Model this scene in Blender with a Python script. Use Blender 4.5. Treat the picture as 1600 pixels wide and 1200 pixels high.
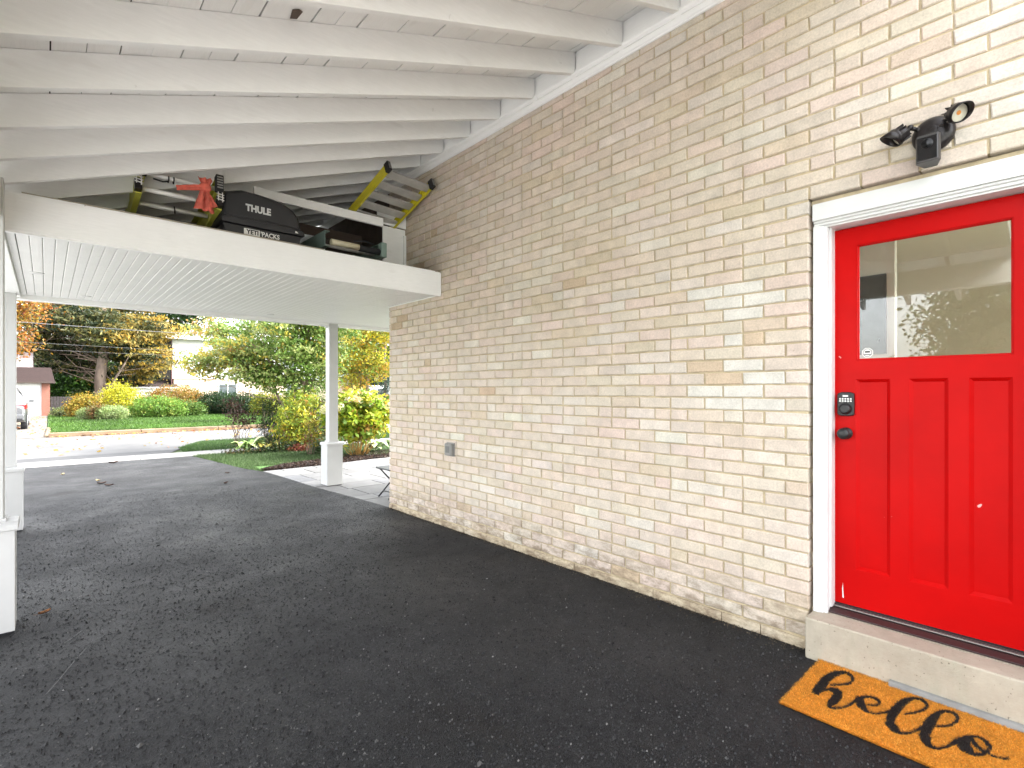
import bpy, math, random
import numpy as np
from mathutils import Vector, Matrix

for o in list(bpy.data.objects):
    bpy.data.objects.remove(o)
SC = bpy.context.scene
COL = SC.collection
R = math.radians
rnd = random.Random(7)

# ------------------------------------------------------------------ camera
YAW = math.atan2(728.0, 800.0)
S_, C_ = math.sin(YAW), math.cos(YAW)
EYE = 1.47
cam = bpy.data.cameras.new('camera')
cam.lens = 18.0
cam.sensor_width = 36.0
cam.shift_y = 11.0 / 1600.0
cam.clip_start = 0.05
cam.clip_end = 1500
camo = bpy.data.objects.new('camera', cam)
COL.objects.link(camo)
camo.location = (0, 0, EYE)
camo.rotation_euler = (R(90), 0, -YAW)
SC.camera = camo

# ------------------------------------------------------------------ light
SUN_EL, SUN_AZ = 42.0, 115.0          # azimuth clockwise from +Y
w = bpy.data.worlds.new('World')
SC.world = w
w.use_nodes = True
nt = w.node_tree
nt.nodes.clear()
sky = nt.nodes.new('ShaderNodeTexSky')
sky.sky_type = 'NISHITA'
sky.sun_disc = False
sky.sun_elevation = R(SUN_EL)
sky.sun_rotation = R(SUN_AZ)
sky.air_density = 1.0
sky.dust_density = 2.5
sky.ozone_density = 1.0
hs = nt.nodes.new('ShaderNodeHueSaturation')
hs.inputs['Saturation'].default_value = 0.16
hs.inputs['Value'].default_value = 1.0
bg = nt.nodes.new('ShaderNodeBackground')
bg.inputs['Strength'].default_value = 0.15
wo = nt.nodes.new('ShaderNodeOutputWorld')
nt.links.new(sky.outputs[0], hs.inputs['Color'])
nt.links.new(hs.outputs[0], bg.inputs['Color'])
nt.links.new(bg.outputs[0], wo.inputs['Surface'])
sl = bpy.data.lights.new('sun', 'SUN')
sl.energy = 1.2
sl.angle = R(20)
sl.color = (1.0, 0.95, 0.88)
so = bpy.data.objects.new('sun', sl)
COL.objects.link(so)
az, el = R(SUN_AZ), R(SUN_EL)
sd = Vector((math.sin(az) * math.cos(el), math.cos(az) * math.cos(el), math.sin(el)))
so.rotation_euler = sd.to_track_quat('Z', 'Y').to_euler()
so.location = (0, -5, 12)
SC.view_settings.view_transform = 'Standard'
SC.view_settings.look = 'None'
SC.view_settings.exposure = 3.30
SC.view_settings.gamma = 1.0
SC.view_settings.use_curve_mapping = False
SC.render.engine = 'CYCLES'
SC.cycles.max_bounces = 10
SC.cycles.diffuse_bounces = 6
SC.cycles.transparent_max_bounces = 12

# ------------------------------------------------------------------ helpers
def tag(o, label=None, cat=None, group=None, kind=None):
    if label: o['label'] = label
    if cat: o['category'] = cat
    if group: o['group'] = group
    if kind: o['kind'] = kind
    return o

def empty(name, loc, label=None, cat=None, group=None):
    o = bpy.data.objects.new(name, None)
    o.empty_display_size = 0.2
    COL.objects.link(o)
    o.location = loc
    return tag(o, label, cat, group)

def link(me, name, mat=None, parent=None, loc=None):
    o = bpy.data.objects.new(name, me)
    COL.objects.link(o)
    if mat and not me.materials:
        me.materials.append(mat)
    if parent:
        o.parent = parent
    if loc is not None:
        o.location = loc
    return o

def world_loc(o):
    v = Vector((0, 0, 0))
    while o:
        v += Vector(o.location)
        o = o.parent
    return v

class MB:
    """collects geometry in world coordinates and links it as one mesh"""
    def __init__(s):
        s.v = []; s.f = []; s.sm = []
    def add(s, vs, fs, smooth=False):
        n = len(s.v)
        s.v += [tuple(p) for p in vs]
        s.f += [tuple(i + n for i in f) for f in fs]
        s.sm += [smooth] * len(fs)
        return s
    def box(s, x0, x1, y0, y1, z0, z1):
        vs = [(x, y, z) for x in (x0, x1) for y in (y0, y1) for z in (z0, z1)]
        return s.add(vs, [(0,1,3,2),(4,6,7,5),(0,4,5,1),(2,3,7,6),(0,2,6,4),(1,5,7,3)])
    def obox(s, c, ax, ay, az, dx, dy, dz):
        c = Vector(c); ax, ay, az = [Vector(q).normalized() for q in (ax, ay, az)]
        vs = [c + ax*(i*dx/2) + ay*(j*dy/2) + az*(k*dz/2) for i in (-1,1) for j in (-1,1) for k in (-1,1)]
        return s.add(vs, [(0,1,3,2),(4,6,7,5),(0,4,5,1),(2,3,7,6),(0,2,6,4),(1,5,7,3)])
    def prism(s, poly, axis, a, b):
        """poly in the two other axes, extruded along axis from a to b"""
        n = len(poly)
        def P(p, t):
            return {'x': (t, p[0], p[1]), 'y': (p[0], t, p[1]), 'z': (p[0], p[1], t)}[axis]
        vs = [P(p, a) for p in poly] + [P(p, b) for p in poly]
        fs = [tuple(range(n))[::-1], tuple(range(n, 2*n))]
        fs += [(i, (i+1) % n, n+(i+1) % n, n+i) for i in range(n)]
        return s.add(vs, fs)
    def tube(s, pts, rad, n=8, cap=True, smooth=True):
        pts = [Vector(p) for p in pts]
        if not isinstance(rad, (list, tuple)): rad = [rad]*len(pts)
        vs = []; up = None
        for i, p in enumerate(pts):
            d = (pts[min(i+1, len(pts)-1)] - pts[max(i-1, 0)]).normalized()
            if up is None:
                up = Vector((0,0,1)) if abs(d.z) < .9 else Vector((1,0,0))
            x = d.cross(up)
            if x.length < 1e-4: x = d.cross(Vector((0,1,0)))
            x.normalize(); y = x.cross(d).normalized(); up = y
            for k in range(n):
                a = 2*math.pi*k/n
                vs.append(p + (x*math.cos(a) + y*math.sin(a))*rad[i])
        fs = [(i*n+k, i*n+(k+1) % n, (i+1)*n+(k+1) % n, (i+1)*n+k) for i in range(len(pts)-1) for k in range(n)]
        s.add(vs, fs, smooth)
        if cap:
            m = len(s.v) - len(vs)
            s.f += [tuple(m+k for k in range(n))[::-1], tuple(m+(len(pts)-1)*n+k for k in range(n))]
            s.sm += [False, False]
        return s
    def lathe(s, c, axis, prof, n=20, smooth=True):
        """prof: list of (distance along axis, radius)"""
        c = Vector(c); d = Vector(axis).normalized()
        return s.tube([c + d*t for t, r in prof], [max(r, 1e-4) for t, r in prof], n, True, smooth)
    def ball(s, c, r, n=12, m=8, sc=(1,1,1)):
        vs = []
        for j in range(1, m):
            t = math.pi*j/m
            for k in range(n):
                a = 2*math.pi*k/n
                vs.append((c[0]+r*sc[0]*math.sin(t)*math.cos(a), c[1]+r*sc[1]*math.sin(t)*math.sin(a), c[2]+r*sc[2]*math.cos(t)))
        vs += [(c[0], c[1], c[2]+r*sc[2]), (c[0], c[1], c[2]-r*sc[2])]
        T = len(vs)-2
        fs = [(j*n+k, (j+1)*n+k, (j+1)*n+(k+1) % n, j*n+(k+1) % n) for j in range(m-2) for k in range(n)]
        fs += [(T, k, (k+1) % n) for k in range(n)] + [(T+1, (m-2)*n+(k+1) % n, (m-2)*n+k) for k in range(n)]
        return s.add(vs, fs, True)
    def build(s, name, mat, parent=None, bevel=0, at=None):
        if parent is not None: o0 = world_loc(parent)
        elif at is not None: o0 = Vector(at)
        else: o0 = Vector((0,0,0))
        me = bpy.data.meshes.new(name)
        me.from_pydata([(p[0]-o0.x, p[1]-o0.y, p[2]-o0.z) for p in s.v], [], s.f)
        me.polygons.foreach_set('use_smooth', s.sm)
        me.update()
        # consistent outward normals
        import bmesh
        bm = bmesh.new(); bm.from_mesh(me); bmesh.ops.recalc_face_normals(bm, faces=bm.faces); bm.to_mesh(me); bm.free()
        o = link(me, name, mat, parent)
        if parent is None and at is not None: o.location = at
        if bevel:
            b = o.modifiers.new('bevel', 'BEVEL'); b.width = bevel; b.segments = 2; b.limit_method = 'ANGLE'
        return o

def box(name, mat, parent, x0, x1, y0, y1, z0, z1, bevel=0, at=None):
    return MB().box(x0, x1, y0, y1, z0, z1).build(name, mat, parent, bevel, at)

def far(u, D):
    """ground bearing: lateral offset u (1600 wide frame) and axial distance D to world X, Y"""
    r = (u-800)/800.0*D
    return (r*C_ + D*S_, -r*S_ + D*C_)
def hz(v, D):
    return EYE + (611-v)*D/800.0

# ------------------------------------------------------------------ materials
def srgb(r, g, b):
    f = lambda c: (c/255/12.92 if c/255 <= .04045 else ((c/255+.055)/1.055)**2.4)
    return (f(r), f(g), f(b))

class NT:
    def __init__(s, name):
        s.m = bpy.data.materials.new(name); s.m.use_nodes = True
        s.t = s.m.node_tree; s.n = s.t.nodes; s.l = s.t.links
        s.n.clear()
        s.out = s.n.new('ShaderNodeOutputMaterial')
        s.geo = s.n.new('ShaderNodeNewGeometry')
    def N(s, typ, **kw):
        n = s.n.new(typ)
        for k, v in kw.items(): setattr(n, k, v)
        return n
    def noise(s, scale, detail=4, rough=.55, vec=None, sc=(1,1,1)):
        n = s.N('ShaderNodeTexNoise'); n.inputs['Scale'].default_value = scale
        n.inputs['Detail'].default_value = detail; n.inputs['Roughness'].default_value = rough
        mp = s.N('ShaderNodeMapping'); mp.inputs['Scale'].default_value = sc
        s.l.new(vec or s.geo.outputs['Position'], mp.inputs['Vector']); s.l.new(mp.outputs[0], n.inputs['Vector'])
        return n.outputs['Fac']
    def ramp(s, fac, stops):
        r = s.N('ShaderNodeValToRGB')
        e = r.color_ramp.elements
        while len(e) < len(stops): e.new(.5)
        for i, (p, c) in enumerate(stops):
            e[i].position = p
            c = (c, c, c) if isinstance(c, (int, float)) else c
            e[i].color = (*c, 1)
        s.l.new(fac, r.inputs[0]); return r.outputs[0]
    def mix(s, a, b, fac, mode='MIX'):
        m = s.N('ShaderNodeMix', data_type='RGBA', blend_type=mode)
        for sock, v in ((m.inputs[0], fac), (m.inputs[6], a), (m.inputs[7], b)):
            if isinstance(v, (int, float)): sock.default_value = v if sock is m.inputs[0] or sock == m.inputs[0] else (v, v, v, 1)
            elif isinstance(v, tuple): sock.default_value = (*v, 1)
            else: s.l.new(v, sock)
        return m.outputs[2]
    def bump(s, h, strength=.3, dist=.01, prev=None):
        b = s.N('ShaderNodeBump'); b.inputs['Strength'].default_value = strength; b.inputs['Distance'].default_value = dist
        s.l.new(h, b.inputs['Height'])
        if prev: s.l.new(prev, b.inputs['Normal'])
        return b.outputs[0]
    def pbr(s, col, rough=.6, metal=0, spec=.5, nrm=None, coat=0):
        p = s.N('ShaderNodeBsdfPrincipled')
        for k, v in (('Base Color', col), ('Roughness', rough), ('Metallic', metal), ('Specular IOR Level', spec), ('Coat Weight', coat)):
            if isinstance(v, tuple): p.inputs[k].default_value = (*v, 1)
            elif isinstance(v, (int, float)): p.inputs[k].default_value = v
            else: s.l.new(v, p.inputs[k])
        if nrm: s.l.new(nrm, p.inputs['Normal'])
        s.l.new(p.outputs[0], s.out.inputs[0])
        return p

def simple(name, col, rough=.6, metal=0, var=.12, scale=6, bump=.1, bscale=60, spec=.5, sc=(1,1,1), bdist=.004, coat=0):
    t = NT(name)
    n = t.noise(scale, 5, .6, sc=sc)
    c = t.mix(tuple(q*(1-var) for q in col), tuple(min(1, q*(1+var)) for q in col), t.ramp(n, [(.3, 0.), (.7, 1.)]))
    nr = t.bump(t.noise(bscale, 4, .6, sc=sc), bump, bdist) if bump else None
    t.pbr(c, rough, metal, spec, nr, coat)
    return t.m

def white_paint(name, col=(.90,.90,.89), grain=(1,1,1), dirt=.5):
    t = NT(name)
    d = t.ramp(t.noise(3.2, 6, .65), [(.35, 0.), (.75, 1.)])
    fine = t.ramp(t.noise(26, 5, .7, sc=grain), [(.35, 0.), (.8, 1.)])
    c = t.mix(col, tuple(q*.93 for q in col), d)
    kn = t.ramp(t.noise(5.5, 2, .4, sc=(grain[0]**.5, grain[1]**.5, grain[2]**.5)), [(.0, 0.), (.70, 0.), (.74, 1.)])
    c = t.mix(c, (.60,.585,.54), t.mix(0., kn, .22))
    c = t.mix(c, tuple(q*.91 for q in col), fine)
    sp = t.ramp(t.noise(11, 3, .5), [(.0, 0.), (.735, 0.), (.76, 1.)])
    c = t.mix(c, (.42,.40,.36), t.mix(0., sp, dirt*.45)) if dirt else c
    nr = t.bump(t.noise(60, 5, .65, sc=grain), .25, .002)
    t.pbr(c, .45, 0, .4, nr)
    return t.m

M = {}
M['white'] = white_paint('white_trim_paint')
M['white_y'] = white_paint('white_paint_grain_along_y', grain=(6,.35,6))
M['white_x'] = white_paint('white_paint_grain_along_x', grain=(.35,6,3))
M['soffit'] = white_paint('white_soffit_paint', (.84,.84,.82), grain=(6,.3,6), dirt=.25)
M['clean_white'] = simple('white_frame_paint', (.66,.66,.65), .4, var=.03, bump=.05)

def brick_mat(name, attr):
    t = NT(name)
    if attr:
        a = t.N('ShaderNodeAttribute'); a.attribute_name = 'Col'; base = a.outputs['Color']
    else:
        a = t.N('ShaderNodeObjectInfo'); base = a.outputs['Color']
    n1 = t.ramp(t.noise(9, 5, .65), [(.3, .86), (.7, 1.1)])
    c = t.mix(base, n1, 1.0, 'MULTIPLY')
    n2 = t.ramp(t.noise(90, 5, .75), [(.3, .80), (.62, 1.06)])
    c = t.mix(c, n2, 1.0, 'MULTIPLY')
    sp = t.ramp(t.noise(70, 2, .5), [(.70, 0.), (.76, 1.)])
    c = t.mix(c, (.22,.16,.10), t.mix(0., sp, .45))
    # limewash haze patches, dirt near the ground
    hzp = t.ramp(t.noise(1.3, 4, .6), [(.50, 0.), (.75, .30)])
    c = t.mix(c, (.60,.57,.52), hzp)
    sx = t.N('ShaderNodeSeparateXYZ'); t.l.new(t.geo.outputs['Position'], sx.inputs[0])
    mr = t.N('ShaderNodeMapRange'); mr.inputs[1].default_value = .42; mr.inputs[2].default_value = .0
    t.l.new(sx.outputs[2], mr.inputs[0])
    dn = t.ramp(t.noise(7, 6, .75, sc=(1,1,2.2)), [(.42, 0.), (.60, 1.)])
    mm = t.N('ShaderNodeMath', operation='MULTIPLY'); t.l.new(mr.outputs[0], mm.inputs[0]); t.l.new(dn, mm.inputs[1])
    c = t.mix(c, (.20,.15,.10), mm.outputs[0])
    nr = t.bump(t.noise(28, 5, .7), .5, .004)
    nr = t.bump(t.noise(170, 3, .7), .45, .0018, nr)
    t.pbr(c, .85, 0, .25, nr)
    return t.m
M['brick'] = brick_mat('cream_brick', False)
M['brick_all'] = brick_mat('cream_brick_field', True)
M['mortar'] = simple('tan_mortar', (.47,.39,.26), .95, var=.22, scale=12, bump=.6, bscale=90, spec=.2)
M['reveal'] = simple('pinkish_brick_body', (.44,.27,.20), .9, var=.2, scale=20, bump=.5, bscale=80)

def asphalt_mat():
    t = NT('asphalt')
    big = t.ramp(t.noise(.9, 6, .65), [(.3, 0.), (.7, 1.)])
    c = t.mix((.011,.011,.012), (.029,.029,.031), big)
    mid = t.ramp(t.noise(14, 5, .75), [(.28, .55), (.72, 1.45)])
    c = t.mix(c, mid, 1.0, 'MULTIPLY')
    grit = t.ramp(t.noise(62, 5, .85), [(.32, .25), (.68, 2.1)])
    c = t.mix(c, grit, 1.0, 'MULTIPLY')
    v = t.N('ShaderNodeTexVoronoi'); v.inputs['Scale'].default_value = 38
    t.l.new(t.geo.outputs['Position'], v.inputs['Vector'])
    stone = t.ramp(v.outputs['Distance'], [(.0, 1.), (.13, .8), (.19, 0.)])
    pick = t.ramp(v.outputs['Color'], [(.0, 0.), (.86, 0.), (.89, 1.)])
    c = t.mix(c, (.17,.165,.16), t.mix(0., pick, stone))
    sc1 = t.ramp(t.noise(2.0, 9, .85, sc=(1,.6,1)), [(.60, 0.), (.78, .55)])
    c = t.mix(c, (.075,.075,.076), sc1)
    oil = t.ramp(t.noise(1.6, 3, .5, sc=(1,.5,1)), [(.60, 0.), (.72, .7)])
    c = t.mix(c, (.016,.013,.012), oil)
    nr = t.bump(t.noise(6, 5, .65), .5, .03)
    nr = t.bump(t.noise(34, 5, .85), 1.0, .022, nr)
    nr = t.bump(t.noise(95, 3, .8), 1.0, .012, nr)
    rg = t.ramp(t.noise(1.1, 5, .65), [(.3, .40), (.7, .78)])
    t.pbr(c, rg, 0, .26, nr)
    return t.m
M['asphalt'] = asphalt_mat()
M['asphalt_old'] = simple('old_grey_asphalt', (.045,.045,.047), .85, var=.2, scale=3, bump=.5, bscale=60)
M['road'] = simple('pale_road_surface', (.098,.097,.096), .85, var=.25, scale=.8, bump=.3, bscale=30)
M['concrete'] = simple('pale_concrete', (.19,.187,.18), .85, var=.12, scale=2, bump=.4, bscale=50)
M['curb'] = simple('sandy_curb', (.17,.115,.07), .85, var=.35, scale=2, bump=.4, bscale=50)

def step_mat():
    t = NT('weathered_concrete_step')
    c = t.mix((.34,.30,.235), (.45,.405,.325), t.ramp(t.noise(5, 6, .7), [(.3, 0.), (.7, 1.)]))
    c = t.mix(c, (.30,.30,.22), t.ramp(t.noise(2.2, 5, .7, sc=(1,3,.6)), [(.50, 0.), (.75, .7)]))
    sp = t.ramp(t.noise(75, 3, .6), [(.66, 0.), (.72, 1.)])
    c = t.mix(c, (.10,.085,.06), t.mix(0., sp, .8))
    nr = t.bump(t.noise(60, 6, .8), .6, .006)
    t.pbr(c, .9, 0, .25, nr)
    return t.m
M['step'] = step_mat()
M['ledge'] = simple('grey_concrete_ledge', (.20,.20,.19), .9, var=.2, scale=10, bump=.6)

def door_mat():
    t = NT('glossy_red_door_paint')
    n = t.ramp(t.noise(2.5, 4, .6), [(.3, 0.), (.7, 1.)])
    c = t.mix((.40,.0005,.0007), (.49,.0008,.001), n)
    sp = t.ramp(t.noise(16, 2, .5), [(.78, 0.), (.785, 1.)])
    c = t.mix(c, (.75,.45,.42), t.mix(0., sp, .8))
    nr = t.bump(t.noise(30, 5, .7, sc=(1,1,.12)), .12, .003)
    t.pbr(c, .40, 0, .12, nr)
    return t.m
M['red'] = door_mat()
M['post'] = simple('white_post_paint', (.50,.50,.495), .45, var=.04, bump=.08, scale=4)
M['black'] = simple('black_plastic', (.012,.012,.013), .42, var=.2, bump=.15, bscale=200)
M['bronze'] = simple('dark_bronze_metal', (.022,.018,.018), .33, var=.15, bump=.05, metal=.3)
M['blackmatte'] = simple('matt_black', (.010,.010,.012), .75, var=.2, bump=.3)
M['thresh'] = simple('dark_brown_threshold', (.035,.018,.018), .35, var=.3, bump=.2, sc=(1,.1,1))
M['alu'] = simple('brushed_aluminium', (.80,.79,.76), .36, metal=.08, var=.1, bump=.1, sc=(.1,1,1), bscale=120)
M['alu_matte'] = simple('dull_aluminium', (.55,.54,.52), .5, metal=.5, var=.15, bump=.1)
M['yellow_rail'] = simple('yellow_green_fibreglass', (.56,.56,.09), .45, var=.12, bump=.15, sc=(1,.2,1))
M['yellow_rail2'] = simple('yellow_fibreglass', (.55,.48,.02), .45, var=.15, bump=.15, sc=(1,.2,1))
M['green_rail'] = simple('grey_green_fibreglass', (.18,.25,.22), .5, var=.2, bump=.2)
M['cream_tube'] = simple('cream_tube', (.55,.50,.36), .5, var=.1)
M['cloth'] = simple('faded_red_cloth', (.62,.13,.09), .9, var=.25, scale=25, bump=.5, bscale=150)
M['box_black'] = simple('black_textured_shell', (.016,.016,.018), .5, var=.2, bump=.35, bscale=300, bdist=.002)
M['print_white'] = simple('white_print', (.75,.75,.72), .6, var=.08, bump=0)
M['print_grey'] = simple('silver_print', (.55,.56,.55), .5, var=.06, bump=0)
M['unlit_wood'] = simple('brown_wood_unlit_tone', (.10,.07,.055), .8, var=.3, sc=(.2,1,1), bump=.3)  # brown wood, the loft's lack of light put into its colour
M['ply'] = simple('plywood_edge', (.34,.30,.24), .8, var=.25, sc=(.2,1,1), bump=.3)
M['shadow_gap'] = simple('dark_roofing_felt', (.015,.015,.015), .95, var=.1, bump=0)
M['shingle'] = simple('brown_shingles', (.022,.011,.010), .9, var=.3, scale=14, bump=.6, bscale=25, sc=(1,1,3))
M['grey_plastic'] = simple('grey_outlet_plastic', (.23,.225,.21), .5, var=.08, bump=.05)
M['lens'] = simple('pale_lamp_lens', (.62,.58,.46), .3, var=.05, bump=0)
M['amber'] = simple('amber_led', (.75,.28,.05), .4, var=.1, bump=0)

def glass_mat(name='clear_glass', tint=(.96,.98,.96), ior=1.5, boost=.0):
    t = NT(name)
    tr = t.N('ShaderNodeBsdfTransparent'); tr.inputs[0].default_value = (*tint, 1)
    gl = t.N('ShaderNodeBsdfGlossy'); gl.inputs['Roughness'].default_value = .01
    fr = t.N('ShaderNodeFresnel'); fr.inputs[0].default_value = ior
    ad = t.N('ShaderNodeMath', operation='ADD'); ad.inputs[1].default_value = boost
    t.l.new(fr.outputs[0], ad.inputs[0])
    mx = t.N('ShaderNodeMixShader')
    t.l.new(ad.outputs[0], mx.inputs[0]); t.l.new(tr.outputs[0], mx.inputs[1]); t.l.new(gl.outputs[0], mx.inputs[2])
    t.l.new(mx.outputs[0], t.out.inputs[0])
    return t.m
M['glass'] = glass_mat(boost=.01)
M['room'] = simple('beige_room_paint', (.52,.50,.44), .8, var=.03, bump=.05)
M['room_floor'] = simple('room_floor', (.20,.14,.09), .6, var=.1, bump=.05)
M['mulch'] = simple('dark_mulch', (.035,.022,.018), .95, var=.6, scale=45, bump=1.0, bscale=60, bdist=.03)
M['soil_grass'] = simple('short_grass_base', (.05,.115,.02), .95, var=.35, scale=5, bump=.8, bscale=90, bdist=.02)
M['ground'] = simple('distant_ground', (.06,.09,.03), .95, var=.3, scale=1, bump=.3)
M['bark'] = simple('grey_brown_bark', (.16,.115,.085), .9, var=.3, scale=8, bump=.8, bscale=20, sc=(1,1,.2), bdist=.02)
M['bark_pale'] = simple('pale_bark', (.12,.09,.068), .9, var=.25, scale=6, bump=.8, bscale=16, sc=(1,1,.2), bdist=.02)
M['stem'] = simple('orange_green_stem', (.30,.17,.04), .8, var=.4, scale=6, bump=.2)

def leaf_mat(name, trans=.35, rough=.55):
    t = NT(name)
    a = t.N('ShaderNodeAttribute'); a.attribute_name = 'Col'
    p = t.N('ShaderNodeBsdfPrincipled'); t.l.new(a.outputs['Color'], p.inputs['Base Color'])
    p.inputs['Roughness'].default_value = rough; p.inputs['Specular IOR Level'].default_value = .3
    tl = t.N('ShaderNodeBsdfTranslucent'); t.l.new(a.outputs['Color'], tl.inputs[0])
    mx = t.N('ShaderNodeMixShader'); mx.inputs[0].default_value = trans
    t.l.new(p.outputs[0], mx.inputs[1]); t.l.new(tl.outputs[0], mx.inputs[2]); t.l.new(mx.outputs[0], t.out.inputs[0])
    return t.m
M['leaf'] = leaf_mat('leaf')

# ------------------------------------------------------------------ leaf clouds
def quads_mesh(name, V, cols, mat, parent, nper=4):
    """V: (n, nper, 3) world coords, cols: (n,3)"""
    o0 = np.array(world_loc(parent)) if parent is not None else np.zeros(3)
    n = V.shape[0]
    me = bpy.data.meshes.new(name)
    me.vertices.add(n*nper); me.vertices.foreach_set('co', (V - o0).reshape(-1).astype(np.float32))
    me.loops.add(n*nper); me.loops.foreach_set('vertex_index', np.arange(n*nper, dtype=np.int32))
    me.polygons.add(n)
    me.polygons.foreach_set('loop_start', np.arange(0, n*nper, nper, dtype=np.int32))
    me.polygons.foreach_set('loop_total', np.full(n, nper, dtype=np.int32))
    me.update(calc_edges=True)
    ca = me.color_attributes.new('Col', 'FLOAT_COLOR', 'CORNER')
    cc = np.ones((n*nper, 4), np.float32); cc[:, :3] = np.repeat(cols, nper, axis=0)
    ca.data.foreach_set('color', cc.reshape(-1))
    return link(me, name, mat, parent)

def leaves(centres, nrm_bias, size, cols, rng, aspect=.55, bias=.6):
    n = len(centres)
    d = rng.normal(size=(n, 3)); d /= np.linalg.norm(d, axis=1)[:, None]
    nn = d + bias*nrm_bias; nn /= np.linalg.norm(nn, axis=1)[:, None] + 1e-9
    t = np.cross(nn, rng.normal(size=(n, 3))); t /= np.linalg.norm(t, axis=1)[:, None] + 1e-9
    b = np.cross(nn, t)
    s = size*rng.uniform(.6, 1.35, n)[:, None]
    V = np.stack([centres - t*s*.5, centres + b*s*aspect*.5 + nn*s*.06, centres + t*s*.5, centres - b*s*aspect*.5 + nn*s*.06], axis=1)
    return V

FOL = .40
def crown(name, parent, blobs, clumps, per, leaf, pal, seed, clump_r=.35, flat=.6, mat=None, surf=.35, aspect=.55, pal_fn=None, ground=None, fol=None):
    """blobs: (cx,cy,cz,rx,ry,rz). palette: list of (weight, rgb)."""
    rng = np.random.default_rng(seed)
    vol = np.array([b[3]*b[4]*b[5] for b in blobs]) ** .75; vol = vol/vol.sum()
    which = rng.choice(len(blobs), clumps, p=vol)
    B = np.array(blobs)[which]
    d = rng.normal(size=(clumps, 3)); d /= np.linalg.norm(d, axis=1)[:, None]
    rr = rng.uniform(0, 1, clumps) ** surf
    cc = B[:, :3] + d*B[:, 3:6]*rr[:, None]
    wts = np.array([p[0] for p in pal], float); wts /= wts.sum()
    pc = np.array([p[1] for p in pal], float)
    idx = rng.choice(len(pal), clumps, p=wts)
    if pal_fn is not None:
        idx = np.array([pal_fn(c, rng) for c in cc])
    base = pc[idx]
    C = np.repeat(cc, per, axis=0); CB = np.repeat(base, per, axis=0); D = np.repeat(d, per, axis=0)
    off = rng.normal(size=C.shape)*clump_r*np.array([1, 1, flat])*np.repeat(rng.uniform(.6, 1.3, clumps), per)[:, None]
    P = C + off
    if ground is not None:
        P = P[P[:, 2] > ground]; m = P.shape[0]
        keep = (C + off)[:, 2] > ground; CB = CB[keep]; D = D[keep]
    cols = CB*rng.uniform(.72, 1.3, (len(P), 1))*rng.uniform(.92, 1.08, (len(P), 3))
    bias = D*.6 + np.array([0, 0, .7])
    cols = cols*(fol or FOL)
    V = leaves(P, bias, leaf, cols, rng, aspect)
    return quads_mesh(name, V, np.clip(cols, 0, .95), mat or M['leaf'], parent), cc

def limb(mb, p0, p1, r0, r1, rng, n=5, wob=.06, sides=7):
    p0, p1 = np.array(p0, float), np.array(p1, float)
    L = np.linalg.norm(p1-p0); pts = []; rad = []
    for i in range(n+1):
        t = i/n
        q = p0*(1-t) + p1*t + (rng.normal(size=3)*wob*L*(math.sin(math.pi*t)) if 0 < i < n else 0)
        pts.append(q); rad.append(r0*(1-t)+r1*t)
    mb.tube(pts, rad, sides)
    return pts

GREEN = (.050,.105,.018); DGREEN = (.018,.045,.012); LGREEN = (.13,.23,.035); YGREEN = (.30,.36,.03)
YELLOW = (.62,.46,.03); GOLD = (.60,.33,.03); ORANGE = (.60,.20,.03); OLIVE = (.085,.095,.025); PALE = (.45,.50,.28); RUST = (.30,.09,.03)

# =================================================================== SETTING
def sheet(name, poly, z, mat, kind='structure'):
    me = bpy.data.meshes.new(name)
    me.from_pydata([(x, y, z) for x, y in poly], [], [tuple(range(len(poly)))])
    me.update()
    if me.polygons[0].normal.z < 0: me.flip_normals()
    return tag(link(me, name, mat), kind=kind)
sheet('ground', [(-500,-300),(700,-300),(700,900),(-500,900)], -.03, M['ground'])
EDGE = [(3.22,5.81),(3.127,6.79),(3.03,7.88),(2.96,9.69),(2.92,10.06),(2.79,10.55),(2.69,11.4),(2.59,12.3),(2.45,13.45)]
def driveway():
    # grid sheet with a faint uneven edge
    poly = [(-.62,-6),(3.30,-6),(3.30,5.81)]
    e = []
    for i in range(len(EDGE)-1):
        a, b = EDGE[i], EDGE[i+1]
        for k in range(6):
            t = k/6; e.append((a[0]+(b[0]-a[0])*t + rnd.uniform(-.008,.008), a[1]+(b[1]-a[1])*t))
    poly += e + [(2.45,13.45), (-.62,13.45)]
    return sheet('asphalt_driveway', poly, 0.0, M['asphalt'])
driveway()
sheet('driveway_apron', [(-.9,14.42),(2.15,14.42),(2.5,15.3),(-1.3,15.3)], -.004, M['asphalt_old'])
sheet('road', [(-60,15.3),(2.5,15.3),(3.3,17.0),(90,17.0),(90,21.9),(-60,21.9)], -.008, M['road'])
# sidewalk with slabs
side = sheet('sidewalk', [(-30,13.45),(30,13.45),(30,14.42),(-30,14.42)], -.02, M['mortar'])
x = -6.0
k = 0
while x < 12:
    o = box('slab', M['concrete'], side, x+.006, x+1.494, 13.456, 14.414, -.08, .004)
    x += 1.5; k += 1
def curb(name, pts, h, wd):
    m = MB()
    for a, b in zip(pts[:-1], pts[1:]):
        d = Vector((b[0]-a[0], b[1]-a[1], 0)); L = d.length; d.normalize()
        nx = Vector((-d.y, d.x, 0))
        m.obox((Vector((a[0], a[1], 0))+Vector((b[0], b[1], 0)))/2 + Vector((0,0,h/2-.03)), d, nx, (0,0,1), L-.012, wd, h+.06)
    return tag(m.build(name, M['curb'], bevel=.02), kind='structure')
pts = [(.05,21.9+.12)] + [(.05+i*2.4, 22.02) for i in range(1, 18)]
curb('far_curb', pts, .13, .24)
curb('driveway_curb', [(.02,22.2),(.06,24.5),(.08,27)], .05, .12)
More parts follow.
